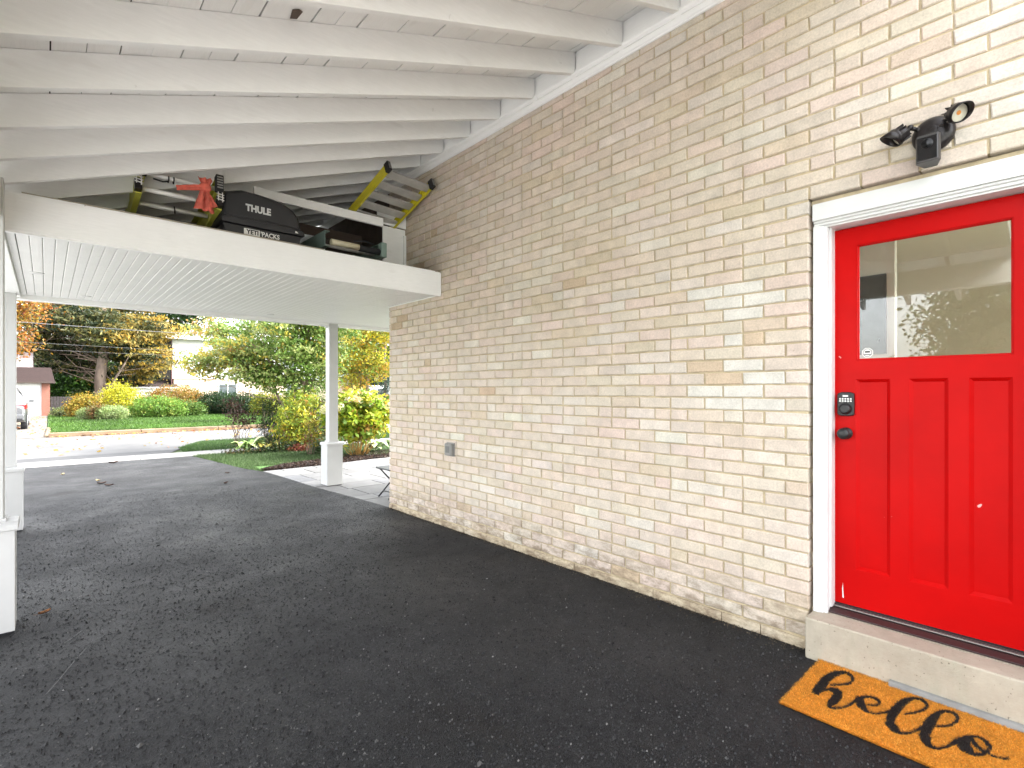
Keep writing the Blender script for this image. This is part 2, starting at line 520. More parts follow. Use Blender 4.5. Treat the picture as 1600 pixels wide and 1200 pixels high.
M['drive'] = simple('interlocking_drive', (.12,.105,.09), .9, var=.3, scale=7, bump=.5, bscale=9)
sheet('neighbour_driveway', [(-9,21.9),(.0,21.9),(.05,41),(-9,41)], .002, M['drive'])
sheet('lawn', [(.05,22.1),(60,22.1),(60,44),(.1,44)], .006, M['soil_grass'])
sheet('boulevard_grass', [(2.5,14.45),(30,14.45),(30,17.0),(3.3,17.0),(2.55,15.4)], .004, M['soil_grass'])
sheet('front_lawn', [(2.92,10.06),(2.79,10.55),(2.59,12.3),(2.45,13.45),(30,13.45),(30,9.5),(7,10.4)], -.006, M['soil_grass'])
sheet('left_lawn', [(-30,-30),(-8.5,-30),(-8.5,13.45),(-30,13.45)], -.006, M['soil_grass'])
M['bounce'] = simple('pale_bounce_paving', (.55,.54,.52), .85, var=.1, scale=2, bump=.4)
sheet('bounce_paving', [(-8.5,-30),(-.62,-30),(-.62,13.45),(-8.5,13.45)], -.004, M['bounce'])  # unseen pale ground, added to bounce light up onto the carport ceiling

# grass blades
def blades(name, region, n, h, wd, pal, seed, z=0.0):
    rng = np.random.default_rng(seed)
    P = region(rng, n)
    m = len(P)
    a = rng.uniform(0, math.pi, m)
    lean = rng.normal(size=(m, 2))*h*.45
    hh = h*rng.uniform(.5, 1.3, m)
    dx = np.stack([np.cos(a), np.sin(a), np.zeros(m)], 1)*wd/2
    base = np.concatenate([P, np.full((m, 1), z)], 1)
    top = base + np.stack([lean[:, 0], lean[:, 1], hh], 1)
    V = np.stack([base-dx, base+dx, top], 1)
    idx = rng.choice(len(pal), m)
    # mottled by place
    mot = (np.sin(P[:, 0]*1.9+seed)+np.sin(P[:, 1]*1.3)+np.sin((P[:, 0]+P[:, 1])*.7))*.13+1
    cols = np.array(pal)[idx]*rng.uniform(.7, 1.3, (m, 1))*mot[:, None]
    o = quads_mesh(name, V, cols, M['leaf'], None, 3)
    return tag(o, kind='stuff')
def far_region(rng, n):
    # denser near: pick by distance
    y = 22.2 + 19*rng.uniform(0, 1, n)**1.3; x = rng.uniform(.1, 16, n)
    k = x < (y*.55+2)
    return np.stack([x[k], y[k]], 1)
blades('lawn_grass', far_region, 90000, .07, .045, [(.042,.095,.012),(.056,.120,.018),(.070,.125,.022),(.032,.072,.010)], 1, .006)
def near_region(rng, n):
    x = rng.uniform(2.4, 7.5, n); y = rng.uniform(10.0, 13.45, n)
    xe = np.interp(y, [10.06,10.55,12.3,13.45], [2.92,2.79,2.59,2.45])
    k = (x > xe+rng.normal(size=n)*.02) & ~((y < 10.75+.1*np.sin(x*3)) & (x > 2.95))
    return np.stack([x[k], y[k]], 1)
blades('front_grass', near_region, 60000, .055, .010, [(.045,.085,.025),(.065,.11,.035),(.095,.135,.055),(.035,.065,.02)], 2, -.006)
def blv_region(rng, n):
    x = rng.uniform(2.35, 9, n); y = rng.uniform(14.45, 17.0, n)
    k = x > np.interp(y, [14.45,15.4,17.0], [2.45,2.5,3.3])
    return np.stack([x[k], y[k]], 1)
blades('boulevard_blades', blv_region, 40000, .06, .014, [(.04,.085,.022),(.06,.11,.03),(.035,.065,.02)], 3, .004)

# mulch bed along patio: chips of bark
bed_outline = [(2.93,10.02),(3.6,9.98),(4.4,10.08),(5.2,10.22),(6.2,10.3),(7.6,10.1),(8.4,10.6),(7.5,11.4),(6.2,11.5),(5.1,11.15),(4.3,10.75),(3.5,10.55)]
mul = sheet('mulch_bed', bed_outline, -.002, M['mulch'])
def mulch_chips():
    rng = np.random.default_rng(5)
    x = rng.uniform(2.95, 8, 16000); 
    lo = np.interp(x, [2.93,3.6,4.4,5.2,6.2,8], [10.02,9.98,10.08,10.22,10.3,10.2]); hi = np.interp(x, [2.93,3.5,4.3,5.1,6.2,8], [10.12,10.6,10.8,11.2,11.5,11.2])
    y = lo + (hi-lo)*rng.uniform(0, 1, len(x))
    P = np.stack([x, y, rng.uniform(0, .035, len(x))], 1)
    cols = np.array([(.035,.022,.018),(.06,.035,.025),(.02,.014,.012),(.09,.055,.03)])[rng.choice(4, len(x), p=[.4,.3,.25,.05])]
    V = leaves(P, np.array([0,0,1.]), .05, cols, rng, .4, 1.0)
    return tag(quads_mesh('mulch_chips', V, cols, M['leaf'], None), kind='stuff')
mulch_chips()

# patio of large pavers, each its own piece
patio = sheet('patio', [(3.14,5.84),(8.5,5.84),(8.5,10.35),(6.2,10.28),(5.2,10.2),(4.4,10.06),(3.6,9.96),(2.965,9.98),(2.96,9.69),(3.035,7.88),(3.135,6.79)], -.03, M['mortar'])
M['paver'] = []
for i, c in enumerate([(.165,.163,.16),(.135,.133,.13),(.18,.177,.172),(.15,.15,.154)]):
    M['paver'].append(simple('grey_stone_paver_%s' % 'abcd'[i], c, .75, var=.12, scale=5, bump=.4, bscale=45))
def edge_x(y): return float(np.interp(y, [5.81,6.79,7.88,9.69,10.06], [3.20,3.127,3.03,2.96,2.93]))
def back_y(xx): return float(np.interp(xx, [2.93,3.6,4.4,5.2,6.2,8.5], [9.99,9.96,10.06,10.2,10.28,10.35]))
y = 5.84; row = 0
heights = [.60,.30,.60,.45,.60,.30,.45,.60,.45,.30]
while y < 10.3:
    h = heights[row % len(heights)]
    x = edge_x(y+h/2) ; first = True
    while x < 8.3:
        wdt = rnd.choice([.6,.9,.6,.45]) * (rnd.choice([.5,.8,1]) if first else 1)
        x1 = min(x+wdt, 8.4)
        g = .008
        xa0 = edge_x(y)+.004 if first else x+g
        xa1 = edge_x(min(y+h, 10.0))+.004 if first else x+g
        yt = y+h-g
        yt0, yt1 = min(yt, back_y(x)), min(yt, back_y(x1))
        if yt0 > y+.08 and yt1 > y+.08:
            z = .006+rnd.uniform(-.0015,.0015)
            poly = [(xa0, y+g), (x1-g, y+g), (x1-g, yt1), (xa1, yt0)]
            MB().prism(poly, 'z', -.05, z).build('paver', rnd.choice(M['paver']), patio, bevel=.004)
        x = x1; first = False
    y += h; row += 1

def chips():
    rng = np.random.default_rng(15)
    n = 88000
    r = 1.5+7.5*rng.uniform(0, 1, n)**1.6; a = rng.uniform(-.45, math.pi/2, n)
    x = r*np.sin(a); y = r*np.cos(a)
    k = (x < 3.1) & (x > -.6); x, y = x[k], y[k]
    # drifts of grit besides the even scatter
    c = rng.integers(0, 26, 900); cx = rng.uniform(0, 3, 26); cy = rng.uniform(.6, 6, 26)
    x = np.concatenate([x, cx[c]+rng.normal(size=900)*.10]); y = np.concatenate([y, cy[c]+rng.normal(size=900)*.16])
    ok = (x < 3.1) & ~((x > 2.5) & (y < .97)); x, y = x[ok], y[ok]
    P = np.stack([x, y, np.full(len(x), .003)], 1)
    s = rng.lognormal(-5.45, .38, len(x))
    cols = np.array([(.012,.012,.013),(.030,.030,.032),(.055,.055,.056),(.10,.098,.095),(.24,.235,.23)])[rng.choice(5, len(x), p=[.36,.36,.20,.072,.008])]
    # low three sided pebbles
    a0 = rng.uniform(0, 6.28, len(x)); V = []
    ring = [np.stack([x+s*np.cos(a0+t), y+s*np.sin(a0+t)*.8, np.zeros(len(x))+.001], 1) for t in (0, 2.1, 4.2)]
    top = P + np.stack([s*.2, s*.1, s*.7], 1)
    V = np.concatenate([np.stack([ring[i], ring[(i+1) % 3], top], 1) for i in range(3)])
    o = quads_mesh('loose_grit', V, np.tile(cols, (3,1)), M['leaf'], None, 3)
    tag(o, kind='stuff')
chips()
def wall_base_dirt():
    rng = np.random.default_rng(19)
    n = 2600
    y = rng.uniform(1.02, 5.8, n); x = 3.19-np.abs(rng.normal(size=n))*.035
    P = np.stack([x, y, rng.uniform(.001, .010, n)], 1)
    cols = np.array([(.025,.02,.016),(.10,.075,.05),(.20,.17,.12)])[rng.choice(3, n, p=[.5,.35,.15])]
    tag(quads_mesh('wall_base_dirt', leaves(P, np.array([0,0,1.]), .009, cols, rng, .7, 1.), cols, M['leaf'], None), kind='stuff')
wall_base_dirt()
def scratch(pts, w):
    m = MB(); 
    for a, b in zip(pts[:-1], pts[1:]):
        d = Vector((b[0]-a[0], b[1]-a[1], 0)); n_ = Vector((-d.y, d.x, 0)).normalized()*w
        m.add([(a[0]-n_.x, a[1]-n_.y, .0025), (b[0]-n_.x, b[1]-n_.y, .0025), (b[0]+n_.x, b[1]+n_.y, .0025), (a[0]+n_.x, a[1]+n_.y, .0025)], [(0,1,2,3)])
    return m.build('scratch_mark', simple('scratch_dust', (.10,.10,.10), .9, var=.6, scale=60, bump=0) if 'scr' not in M else M['scr'], bpy.data.objects['asphalt_driveway'])
scratch([(.075,3.95),(.12,4.02),(.165,4.10)], .003)
scratch([(.00,3.35),(.05,3.48),(.11,3.65),(.17,3.80)], .0022)

# =================================================================== HOUSE
WX = 3.20
house = empty('brick_house', (WX, 2.4, 0), 'pale cream brick house wall with a red side door, white trimmed, beside the carport', 'house')
wall = MB()
OY0, OY1, OZ = -.004, 1.012, 2.552
TOP = 4.30
XB0, XB1 = WX+.009, WX+.095
wall.box(XB0, XB1, -12, OY0-.010, -.05, TOP)
wall.box(XB0, XB1, OY1+.010, 5.80, -.05, TOP)
wall.box(XB0, XB1, OY0-.010, OY1+.010, OZ+.012, TOP)
wallo = wall.build('wall', M['mortar'], house)

CH, PITCH, JW = .0803, .2495, .0105
def brick_geo(l, h, d, rng, ch=.005, jit=.0026):
    """outward face is -X, origin at brick centre of face"""
    def j(): return rng.uniform(-jit, jit)
    hl, hh = l/2, h/2
    back = [(d, -hl, -hh), (d, hl, -hh), (d, hl, hh), (d, -hl, hh)]
    c = [(-hl+j(), -hh+j()), (hl+j(), -hh+j()), (hl+j(), hh+j()), (-hl+j(), hh+j())]
    mid = [(ch, y, z) for y, z in c]
    q = ch*1.1
    fr = [(rng.uniform(-.0006,.0006), y+(q if y < 0 else -q), z+(q if z < 0 else -q)) for y, z in c]
    vs = back+mid+fr
    fs = [(8,11,10,9)] + [(4+i, 8+i, 8+(i+1) % 4, 4+(i+1) % 4) for i in range(4)] + [(i, 4+i, 4+(i+1) % 4, (i+1) % 4) for i in range(4)]
    return vs, fs
brng = random.Random(11)
def bcol():
    r = brng.random(); v = brng.uniform(.95, 1.04)
    if r < .55: c = (.60,.515,.43)
    elif r < .75: c = (.615,.508,.432)
    elif r < .90: c = (.615,.548,.475)
    elif r < .965: c = (.57,.475,.37)
    elif r < .98: c = (.51,.39,.28)
    else: c = (.645,.595,.51)
    return tuple(min(1, q*v*brng.uniform(.98,1.02)) for q in c)
bricks = []   # (yc, zc, length, height, colour)
def emit(y0, y1, z0, h, special=None):
    if y1-y0 < .02: return
    bricks.append(((y0+y1)/2, z0+h/2, y1-y0-JW, h-JW, special or bcol()))
def course(k):
    z0 = .063+CH*k; h = CH
    if z0+h > TOP: return
    header = (k % 6 == 3)
    # list of boundaries from the near corner towards far, and towards near
    js = []
    if header:
        y = OY1-2*PITCH*8
        n = 0
        while y < 5.9:
            js.append(y)
            # stretcher, header, header pattern
            y += [PITCH, PITCH/2, PITCH/2][n % 3]; n += 1
        js.append(y)
    else:
        off = 0 if k % 2 else PITCH/2
        y = OY1+.004-off-PITCH*16
        while y < 5.9:
            js.append(y); y += PITCH
        js.append(y)
    for a, b in zip(js[:-1], js[1:]):
        for lo, hi in (((-2.6, OY0), (OY1, 5.82)) if z0+h < OZ+.03 else ((-2.6, 5.82),)):
            y0, y1 = max(a, lo), min(b, hi)
            if y1-y0 < .025: continue
            yc = (y0+y1)/2
            sp = None
            # repaired patch of darker and whiter bricks right of the wall's middle
            if 16 <= k <= 25 and 1.25 < yc < 1.72:
                rr = brng.random()
                sp = (.64,.605,.545) if rr < .45 else ((.56,.44,.32) if rr < .7 else None)
            emit(y0, y1, z0, h, sp)
for k in range(0, 53): course(k)
# pick the 300 that show largest in the frame
def seen(b):
    y, z = b[0], b[1]
    D = WX*S_+y*C_
    if D < .3: return -1
    u = 800+800*(WX*C_-y*S_)/D; v = 611-800*(z-EYE)/D
    if not (-60 < u < 1660 and -40 < v < 1240) or z > 3.97: return -1
    if y > 5.3 and z > 3: return -1
    return b[2]*b[3]*WX/D**3
order = sorted(range(len(bricks)), key=lambda i: -seen(bricks[i]))
near_set = set(order[:296])
protos = {}
def proto(l, h):
    key = (round(l, 2), round(h, 3), brng.randrange(5))
    if key not in protos:
        vs, fs = brick_geo(key[0] if abs(key[0]-l) < .004 else l, h, .088, brng)
        me = bpy.data.meshes.new('brick'); me.from_pydata(vs, [], fs); me.materials.append(M['brick']); me.update()
        protos[key] = me
    return protos[key]
fv, ff, fc = [], [], []
for i, (yc, zc, l, h, c) in enumerate(bricks):
    dx = brng.uniform(-.0025, .0015)
    if i in near_set:
        o = bpy.data.objects.new('brick', proto(l, h)); COL.objects.link(o)
        o.parent = wallo
        o.location = (Vector((WX+dx, yc, zc)) - world_loc(house))
        o.scale = (1, l/round(l, 2), 1)
        o.rotation_euler = (brng.uniform(-.009,.009), 0, brng.uniform(-.008,.008))
        o.color = (*c, 1)
    else:
        vs, fs = brick_geo(l, h, .088, brng)
        n = len(fv)
        fv += [(WX+dx+x_, yc+y_, zc+z_) for x_, y_, z_ in vs]
        ff += [tuple(q+n for q in f) for f in fs]
        fc += [c]*sum(len(f) for f in fs)
me = bpy.data.meshes.new('brick_courses')
hl_ = world_loc(house)
me.from_pydata([(p[0]-hl_.x, p[1]-hl_.y, p[2]-hl_.z) for p in fv], [], ff); me.update()
ca = me.color_attributes.new('Col', 'FLOAT_COLOR', 'CORNER')
ca.data.foreach_set('color', np.concatenate([np.array(fc), np.ones((len(fc), 1))], 1).astype(np.float32).reshape(-1))
bo = link(me, 'brick_courses', M['brick_all'], wallo); tag(bo, kind='stuff')
# parged foot of the wall: irregular strip
def parge():
    m = MB(); y = 1.02
    while y < 5.82:
        L = rnd.choice([.24,.26,.5]); y1 = min(y+L, 5.82)
        d = rnd.uniform(-.004,.004)
        m.prism([(WX-.002+d, -.04), (WX-.004+d, .035+rnd.uniform(-.01,.012)), (WX+.002+d, .054), (XB0+.01, .056), (XB0+.01, -.04)], 'y', y+.002, y1-.003)
        y = y1
    return m.build('wall_foot', M['brick_all'], wallo)
pg = parge()
ca = pg.data.color_attributes.new('Col', 'FLOAT_COLOR', 'CORNER')
ca.data.foreach_set('color', np.tile([.50,.42,.30,1.], len(pg.data.loops)).astype(np.float32))

# rest of the house body (behind the wall) with front wall, roof
M['room_out'] = simple('house_body', (.42,.38,.30), .9, bump=.2)
hb = MB()
hb.box(WX+.10, 7.5, 5.70, 5.79, -.05, 4.3)           # front wall towards the road
hb.box(7.4, 7.5, 1.6, 5.7, -.05, 4.3)
hb.build('front_wall', M['room_out'], house)
rf = MB()
def ztop(x): return 4.215 - .371*(3.14-x)
rf.prism([(3.2, ztop(3.2)+.03), (5.6, ztop(5.6)+.03), (8.0, ztop(5.6)+.03-.371*2.4), (8.0, ztop(5.6)-.371*2.4-.07), (5.6, ztop(5.6)-.07), (3.2, ztop(3.2)-.02)], "y", -12, 8.0)
rf.build('roof', M['shingle'], house)
box('gable_wall', M['room_out'], house, WX+.10, 7.5, 5.60, 5.69, 4.3, 4.34)

# ----------------------------------------------------------------- door
DX = 3.34
DL, DR, DB, DT = .925, .083, .268, 2.385
def door_leaf():
    th = .045
    gl = (.813, .195, 1.644, 2.280)
    panels = [(.822,.664,.474,1.535),(.584,.425,.474,1.535),(.348,.193,.474,1.535)]
    ys = sorted({DL, DR} | {gl[0], gl[1]} | {q for p in panels for q in p[:2]})
    m = MB()
    # stiles and rails as pieces butted end to end
    m.box(DX, DX+th, DR, .193, DB, DT)                 # hinge stile
    m.box(DX, DX+th, .822, DL, DB, DT)                 # lock stile
    m.box(DX, DX+th, .193, .822, DB, .474)             # bottom rail
    m.box(DX, DX+th, .193, .822, 1.535, 1.644)         # middle rail
    m.box(DX, DX+th, .193, .822, 2.280, DT)            # top rail
    m.box(DX, DX+th, .193, .195, 1.644, 2.280); m.box(DX, DX+th, .813, .822, 1.644, 2.280)
    m.box(DX, DX+th, .348, .425, .474, 1.535); m.box(DX, DX+th, .584, .664, .474, 1.535)
    leaf = m.build('door', M['red'], house)
    leaf['label'] = 'red door with a window above three long panels'
    for a, b, z0, z1 in panels:
        b_, a_ = b, a
        q = MB()
        d, s = .015, .017
        o_ = [(DX, b_, z0), (DX, a_, z0), (DX, a_, z1), (DX, b_, z1)]
        i_ = [(DX+d, b_+s, z0+s), (DX+d, a_-s, z0+s), (DX+d, a_-s, z1-s), (DX+d, b_+s, z1-s)]
        q.add(o_+i_, [(4,5,6,7)] + [(i, (i+1) % 4, 4+(i+1) % 4, 4+i) for i in range(4)])
        q.build('door_panel', M['red'], leaf)
    # glazing with bead
    q = MB()
    a, b, z0, z1 = gl
    d, s = .014, .006
    o_ = [(DX-.002, b-.004, z0-.004), (DX-.002, a+.004, z0-.004), (DX-.002, a+.004, z1+.004), (DX-.002, b-.004, z1+.004)]
    i_ = [(DX+d, b+s, z0+s), (DX+d, a-s, z0+s), (DX+d, a-s, z1-s), (DX+d, b+s, z1-s)]
    q.add(o_+i_, [(i, (i+1) % 4, 4+(i+1) % 4, 4+i) for i in range(4)])
    q.build('glazing_bead', M['red'], leaf)
    box('glass_pane', M['glass'], leaf, DX+.017, DX+.021, b-.004, a+.004, z0-.004, z1+.004)
    # security sticker: octagon with a ring and small bars
    sy, sz, r = .770, 1.682, .028
    octp = [(sy+r*math.cos(R(22.5+45*i)), sz+r*math.sin(R(22.5+45*i))) for i in range(8)]
    MB().prism(octp, 'x', DX+.0145, DX+.0162).build('security_sticker', M['print_white'], leaf)
    st = MB()
    in0 = [(sy+r*.82*math.cos(R(22.5+45*i)), sz+r*.82*math.sin(R(22.5+45*i))) for i in range(8)]
    in1 = [(sy+r*.72*math.cos(R(22.5+45*i)), sz+r*.72*math.sin(R(22.5+45*i))) for i in range(8)]
    for i in range(8):
        j = (i+1) % 8
        st.add([(DX+.0140, *in0[i]), (DX+.0140, *in0[j]), (DX+.0140, *in1[j]), (DX+.0140, *in1[i])], [(0,1,2,3)])
    st.box(DX+.0136, DX+.0142, sy-.012, sy+.012, sz+.000, sz+.009)
    st.box(DX+.0136, DX+.0142, sy-.015, sy+.015, sz-.012, sz-.008)
    st.build('sticker_print', M['black'], leaf)
    # keypad deadbolt
    kp = MB()
    ky0, ky1, kz0, kz1 = .825, .906, 1.336, 1.456
    cy = (ky0+ky1)/2
    prof = [(ky0, kz0), (cy-.02, kz0-.006), (cy+.02, kz0-.006), (ky1, kz0), (ky1+.001, (kz0+kz1)/2), (ky1, kz1), (cy+.02, kz1+.008), (cy-.02, kz1+.008), (ky0, kz1), (ky0-.001, (kz0+kz1)/2)]
    kp.prism(prof, 'x', DX-.024, DX)
    kpo = kp.build('keypad_lock', M['black'], leaf, bevel=.005)
    kb = MB()
    for rr in range(2):
        for cc in range(5):
            kb.lathe((DX-.024, cy-.026+cc*.013, kz1-.030-rr*.0125), (-1,0,0), [(0,.0052),(.002,.0050),(.0028,.003)], 10)
    kb.build('keypad_buttons', M['print_white'], leaf)
    box('keypad_badge', M['print_white'], leaf, DX-.0255, DX-.024, cy-.013, cy+.013, kz1-.018, kz1-.009)
    MB().lathe((DX-.024, cy, kz0+.034), (-1,0,0), [(0,.031),(.006,.031),(.012,.027),(.020,.025),(.023,.018)], 24).build('thumb_turn', M['black'], leaf)
    # knob
    MB().lathe((DX, .868, 1.232), (-1,0,0), [(0,.033),(.006,.033),(.010,.018),(.028,.013),(.034,.018),(.042,.028),(.054,.0315),(.064,.028),(.070,.018),(.072,.004)], 28).build('door_knob', M['black'], leaf)
    # chip in the paint
    ch = MB()
    ch.add([(DX-.0006,.886,.300),(DX-.0006,.879,.300),(DX-.0006,.8815,.335),(DX-.0006,.884,.385),(DX-.0006,.8875,.352)], [(0,1,2,3,4)])
    ch.build('paint_chip', M['print_white'], leaf)
    return leaf
door_leaf()
# frame: brick mould in stepped pieces each side, head board and mouldings
fx = WX+.022
def frame():
    e = .0
    # left and right brick moulds (stepped profile, extruded in z)
    for s, y_out in ((-1, OY1-.012), (1, OY0+.012)):
        def Y(t): return y_out + s*t
        prof = [(fx, Y(0)), (fx, Y(.030)), (fx+.010, Y(.034)), (fx+.010, Y(.046)), (fx+.022, Y(.050)), (fx+.022, Y(.066)), (fx+.10, Y(.066)), (fx+.10, Y(0))]
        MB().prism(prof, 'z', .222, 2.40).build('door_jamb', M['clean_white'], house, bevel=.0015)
        prof = [(fx+.06, Y(.066)), (fx+.06, Y(.0765)), (DX+.06, Y(.0765)), (DX+.06, Y(.066))]
        MB().prism(prof, 'z', .25, 2.392).build('door_stop', M['clean_white'], house)
    # head
    box('head_board', M['clean_white'], house, fx-.006, fx+.09, OY0+.010, OY1-.010, 2.432, 2.526, .0015)
    prof = [(fx+.006, 2.4315), (fx+.006, 2.420), (fx+.016, 2.416), (fx+.016, 2.404), (fx+.028, 2.400), (fx+.028, 2.392), (DX+.06, 2.392), (DX+.06, 2.4315)]
    MB().prism(prof, 'y', OY0+.0125, OY1-.0125).build('head_moulding', M['clean_white'], house, bevel=.001)
    box('caulk_strip', M['mortar'], house, fx+.012, fx+.085, OY0, OY1, 2.526, 2.551)
frame()
# threshold and step
th = MB()
th.prism([(3.262,.224),(3.262,.232),(3.300,.247),(3.318,.249),(3.318,.254),(3.330,.254),(3.330,.262),(3.42,.262),(3.42,.224)], 'y', OY0+.015, OY1-.062)
th.build('threshold', M['thresh'], house, bevel=.0015)
box('threshold_strip', M['grey_plastic'], house, 3.306, 3.318, OY0+.03, OY1-.075, .2535, .2575)
box('door_sweep', M['blackmatte'], house, DX+.004, DX+.03, DR, DL, .262, .2675)
stp = MB()
# slab with a slightly wavy front edge
n = 26
prev = None
for i in range(n):
    y0 = -.12 + (1.008+.12)*i/n; y1 = -.12 + (1.008+.12)*(i+1)/n
    stp.prism([(3.108, .02), (3.100, .205), (3.106, .222), (3.42, .2225), (3.42, .02)], 'y', y0, y1)
st_o = box('door_step', M['step'], house, 3.103, 3.255, -.16, 1.004, -.05, .222, .008)
box('door_step_rear', M['step'], house, 3.255, 3.42, OY0+.006, OY1-.006, -.05, .2225, 0)
MB().prism([(3.068,.0),(3.103,.0),(3.103,.040),(3.080,.036)], 'y', -.16, .62).build('step_ledge', M['ledge'], house, bevel=.004)

# room seen through the glass
room = MB()
rx0, rx1, ry0, ry1, rz1 = 3.44, 6.3, -2.2, 2.4, 2.75
room.box(rx0, rx1, 1.36, 1.42, .22, rz1)            # wall carrying the picture (faces -Y)

room.box(rx1, rx1+.06, .05, 1.42, .22, rz1)

room.box(rx0, rx1, ry0, 1.42, rz1, rz1+.05)
room.box(rx0-.05, rx0, 1.0, 1.42, .22, rz1); room.box(rx0-.05, rx0, ry0, 0.0, .22, rz1); room.box(rx0-.05, rx0, 0.0, 1.0, 2.42, rz1)
room.box(4.35, 4.42, .84, 1.36, .22, rz1)
room.build('inner_wall', M['room'], house)
box('inner_floor', M['room_floor'], house, rx0, rx1, ry0, 1.36, .18, .221)
pic = MB().box(4.325, 4.349, .885, 1.20, 1.73, 2.29).build('picture_frame', M['black'], None, at=(4.34, 1.04, 1.73))
tag(pic, 'black framed picture hanging inside, seen through the red door window', 'picture')
box('picture_print', simple('dark_picture_print', (.03,.032,.035), .2, var=.8, scale=9, bump=0), pic, 4.3225, 4.3245, .90, 1.185, 1.745, 2.275)

# =================================================================== CARPORT
car = empty('carport', (-.26, 4.4, 0), 'white painted open carport with sloping rafters, posts and a storage loft, against the brick house', 'carport')
SL = .371
def zb(x): return 4.015 - SL*(3.14-x)          # rafter underside
RD = .172
for k in range(-3, 14):
    y = 1.777+.4585*k
    j = rnd.uniform(-.003,.003)
    MB().prism([(-.95, zb(-.95)+j), (3.134, zb(3.134)+j), (3.134, zb(3.134)+RD), (-.95, zb(-.95)+RD)], 'y', y, y+.040).build('rafter', M['white_x'], car, bevel=.002)
    # blocking between rafters against the wall
    MB().box(3.142, 3.165, y+.0425, y+.4585-.002, 3.99, zb(3.142)+RD-.002).build('blocking', M['white_y'], car)
nb = 0
x = -1.0
while x < 3.16:
    wd = .1268
    g0 = g if nb else .001
    g = rnd.choice([.006,.009,.011]) if nb % 2 else rnd.choice([.0006,.0008,.003]); nb += 1
    x0, x1 = x+g0/2, min(x+wd-g/2, 3.165)
    dz = rnd.uniform(0, .002)
    MB().prism([(x0, zb(x0)+RD+.001+dz), (x1, zb(x1)+RD+.001+dz), (x1, zb(x1)+RD+.02), (x0, zb(x0)+RD+.02)], 'y', .35, 7.98).build('deck_plank', M['white_y'], car)
    x += wd
MB().prism([(-1.02, zb(-1.02)+RD+.024), (3.197, zb(3.197)+RD+.024), (3.197, zb(3.197)+RD+.05), (-1.02, zb(-1.02)+RD+.05)], 'y', .33, 8.0).build('roofing', M['shadow_gap'], car)
kh = MB().add([(.90,2.60,zb(.90)+RD-.0005),(.93,2.592,zb(.93)+RD-.0005),(.955,2.61,zb(.955)+RD-.0005),(.95,2.68,zb(.95)+RD-.0005),(.915,2.683,zb(.915)+RD-.0005)], [(0,1,2,3,4)]).build('broken_knot', M['unlit_wood'], car)
# crown moulding along the wall
MB().prism([(3.198,3.958),(3.186,3.960),(3.182,3.968),(3.172,3.972),(3.150,3.992),(3.128,4.002),(3.120,4.010),(3.120,4.026),(3.141,4.034),(3.198,4.034)], 'y', .35, 7.95).build('crown_moulding', M['white_y'], car)
# frieze strip at the wall behind the blocking
box('frieze_board', M['white_y'], car, 3.166, 3.197, .35, 7.95, 4.035, 4.20)
# edge beam over the left posts
ZS = 2.53
def beam(name, x0, x1, y0, y1, z0, z1, m='white_y', bv=.003): return box(name, M[m], car, x0, x1, y0, y1, z0, z1, bv)
beam('edge_beam', -.345, -.205, .35, 4.386, 2.53, 2.772)
beam('edge_beam', -.345, -.205, 4.536, 7.94, 2.50, 2.772)
# posts: shaft, base box and cap
def post(xc, yc, ztop_, sh=.07, bs=.1225, hbase=.625, ground=0.0, lab=None):
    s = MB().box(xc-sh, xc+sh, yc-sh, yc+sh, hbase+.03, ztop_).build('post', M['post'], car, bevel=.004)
    if lab: s['label'] = lab
    b = MB()
    t = .018
    # four boards with a reveal at the corners
    b.box(xc-bs, xc+bs, yc-bs, yc-bs+t, ground+.012, hbase)
    b.box(xc-bs, xc+bs, yc+bs-t, yc+bs, ground+.012, hbase)
    b.box(xc-bs, xc-bs+t-.001, yc-bs+t, yc+bs-t, ground+.012, hbase)
    b.box(xc+bs-t+.001, xc+bs, yc-bs+t, yc+bs-t, ground+.012, hbase)
    b.build('post_base', M['post'], s, bevel=.0025)
    MB().box(xc-bs+.006, xc+bs-.006, yc-bs+.006, yc+bs-.006, ground, ground+.014).build('base_shim', M['blackmatte'], s)
    c = MB()
    o = .014
    c.prism([(yc-bs-o, hbase+.001), (yc+bs+o, hbase+.001), (yc+bs+o, hbase+.034), (yc+sh+.012, hbase+.050), (yc-sh-.012, hbase+.050), (yc-bs-o, hbase+.034)], 'x', xc-bs-o, xc+bs+o)
    c.build('post_cap', M['post'], s, bevel=.003)
    q = MB()
    for a in (0, 1):
        pass
    q.box(xc-sh-.012, xc+sh+.012, yc-sh-.012, yc-sh-.001, hbase+.0505, hbase+.068)
    q.box(xc+sh+.001, xc+sh+.012, yc-sh-.001, yc+sh+.012, hbase+.0505, hbase+.068)
    q.box(xc-sh-.012, xc-sh-.001, yc-sh-.001, yc+sh+.012, hbase+.0505, hbase+.068)
    q.build('cap_trim', M['post'], s, bevel=.002)
    return s
post(3.3185, 7.8495, 2.52, lab='slim white post standing on the grey patio')
post(-.262, 4.461, 2.772, lab='near white post at the left edge of the driveway')
post(-.304, 7.56, 2.50, lab='far white post at the left edge of the driveway')
MB().box(3.235, 3.402, 7.766, 7.933, 2.465, 2.482).build('post_capital', M['post'], car, bevel=.003)
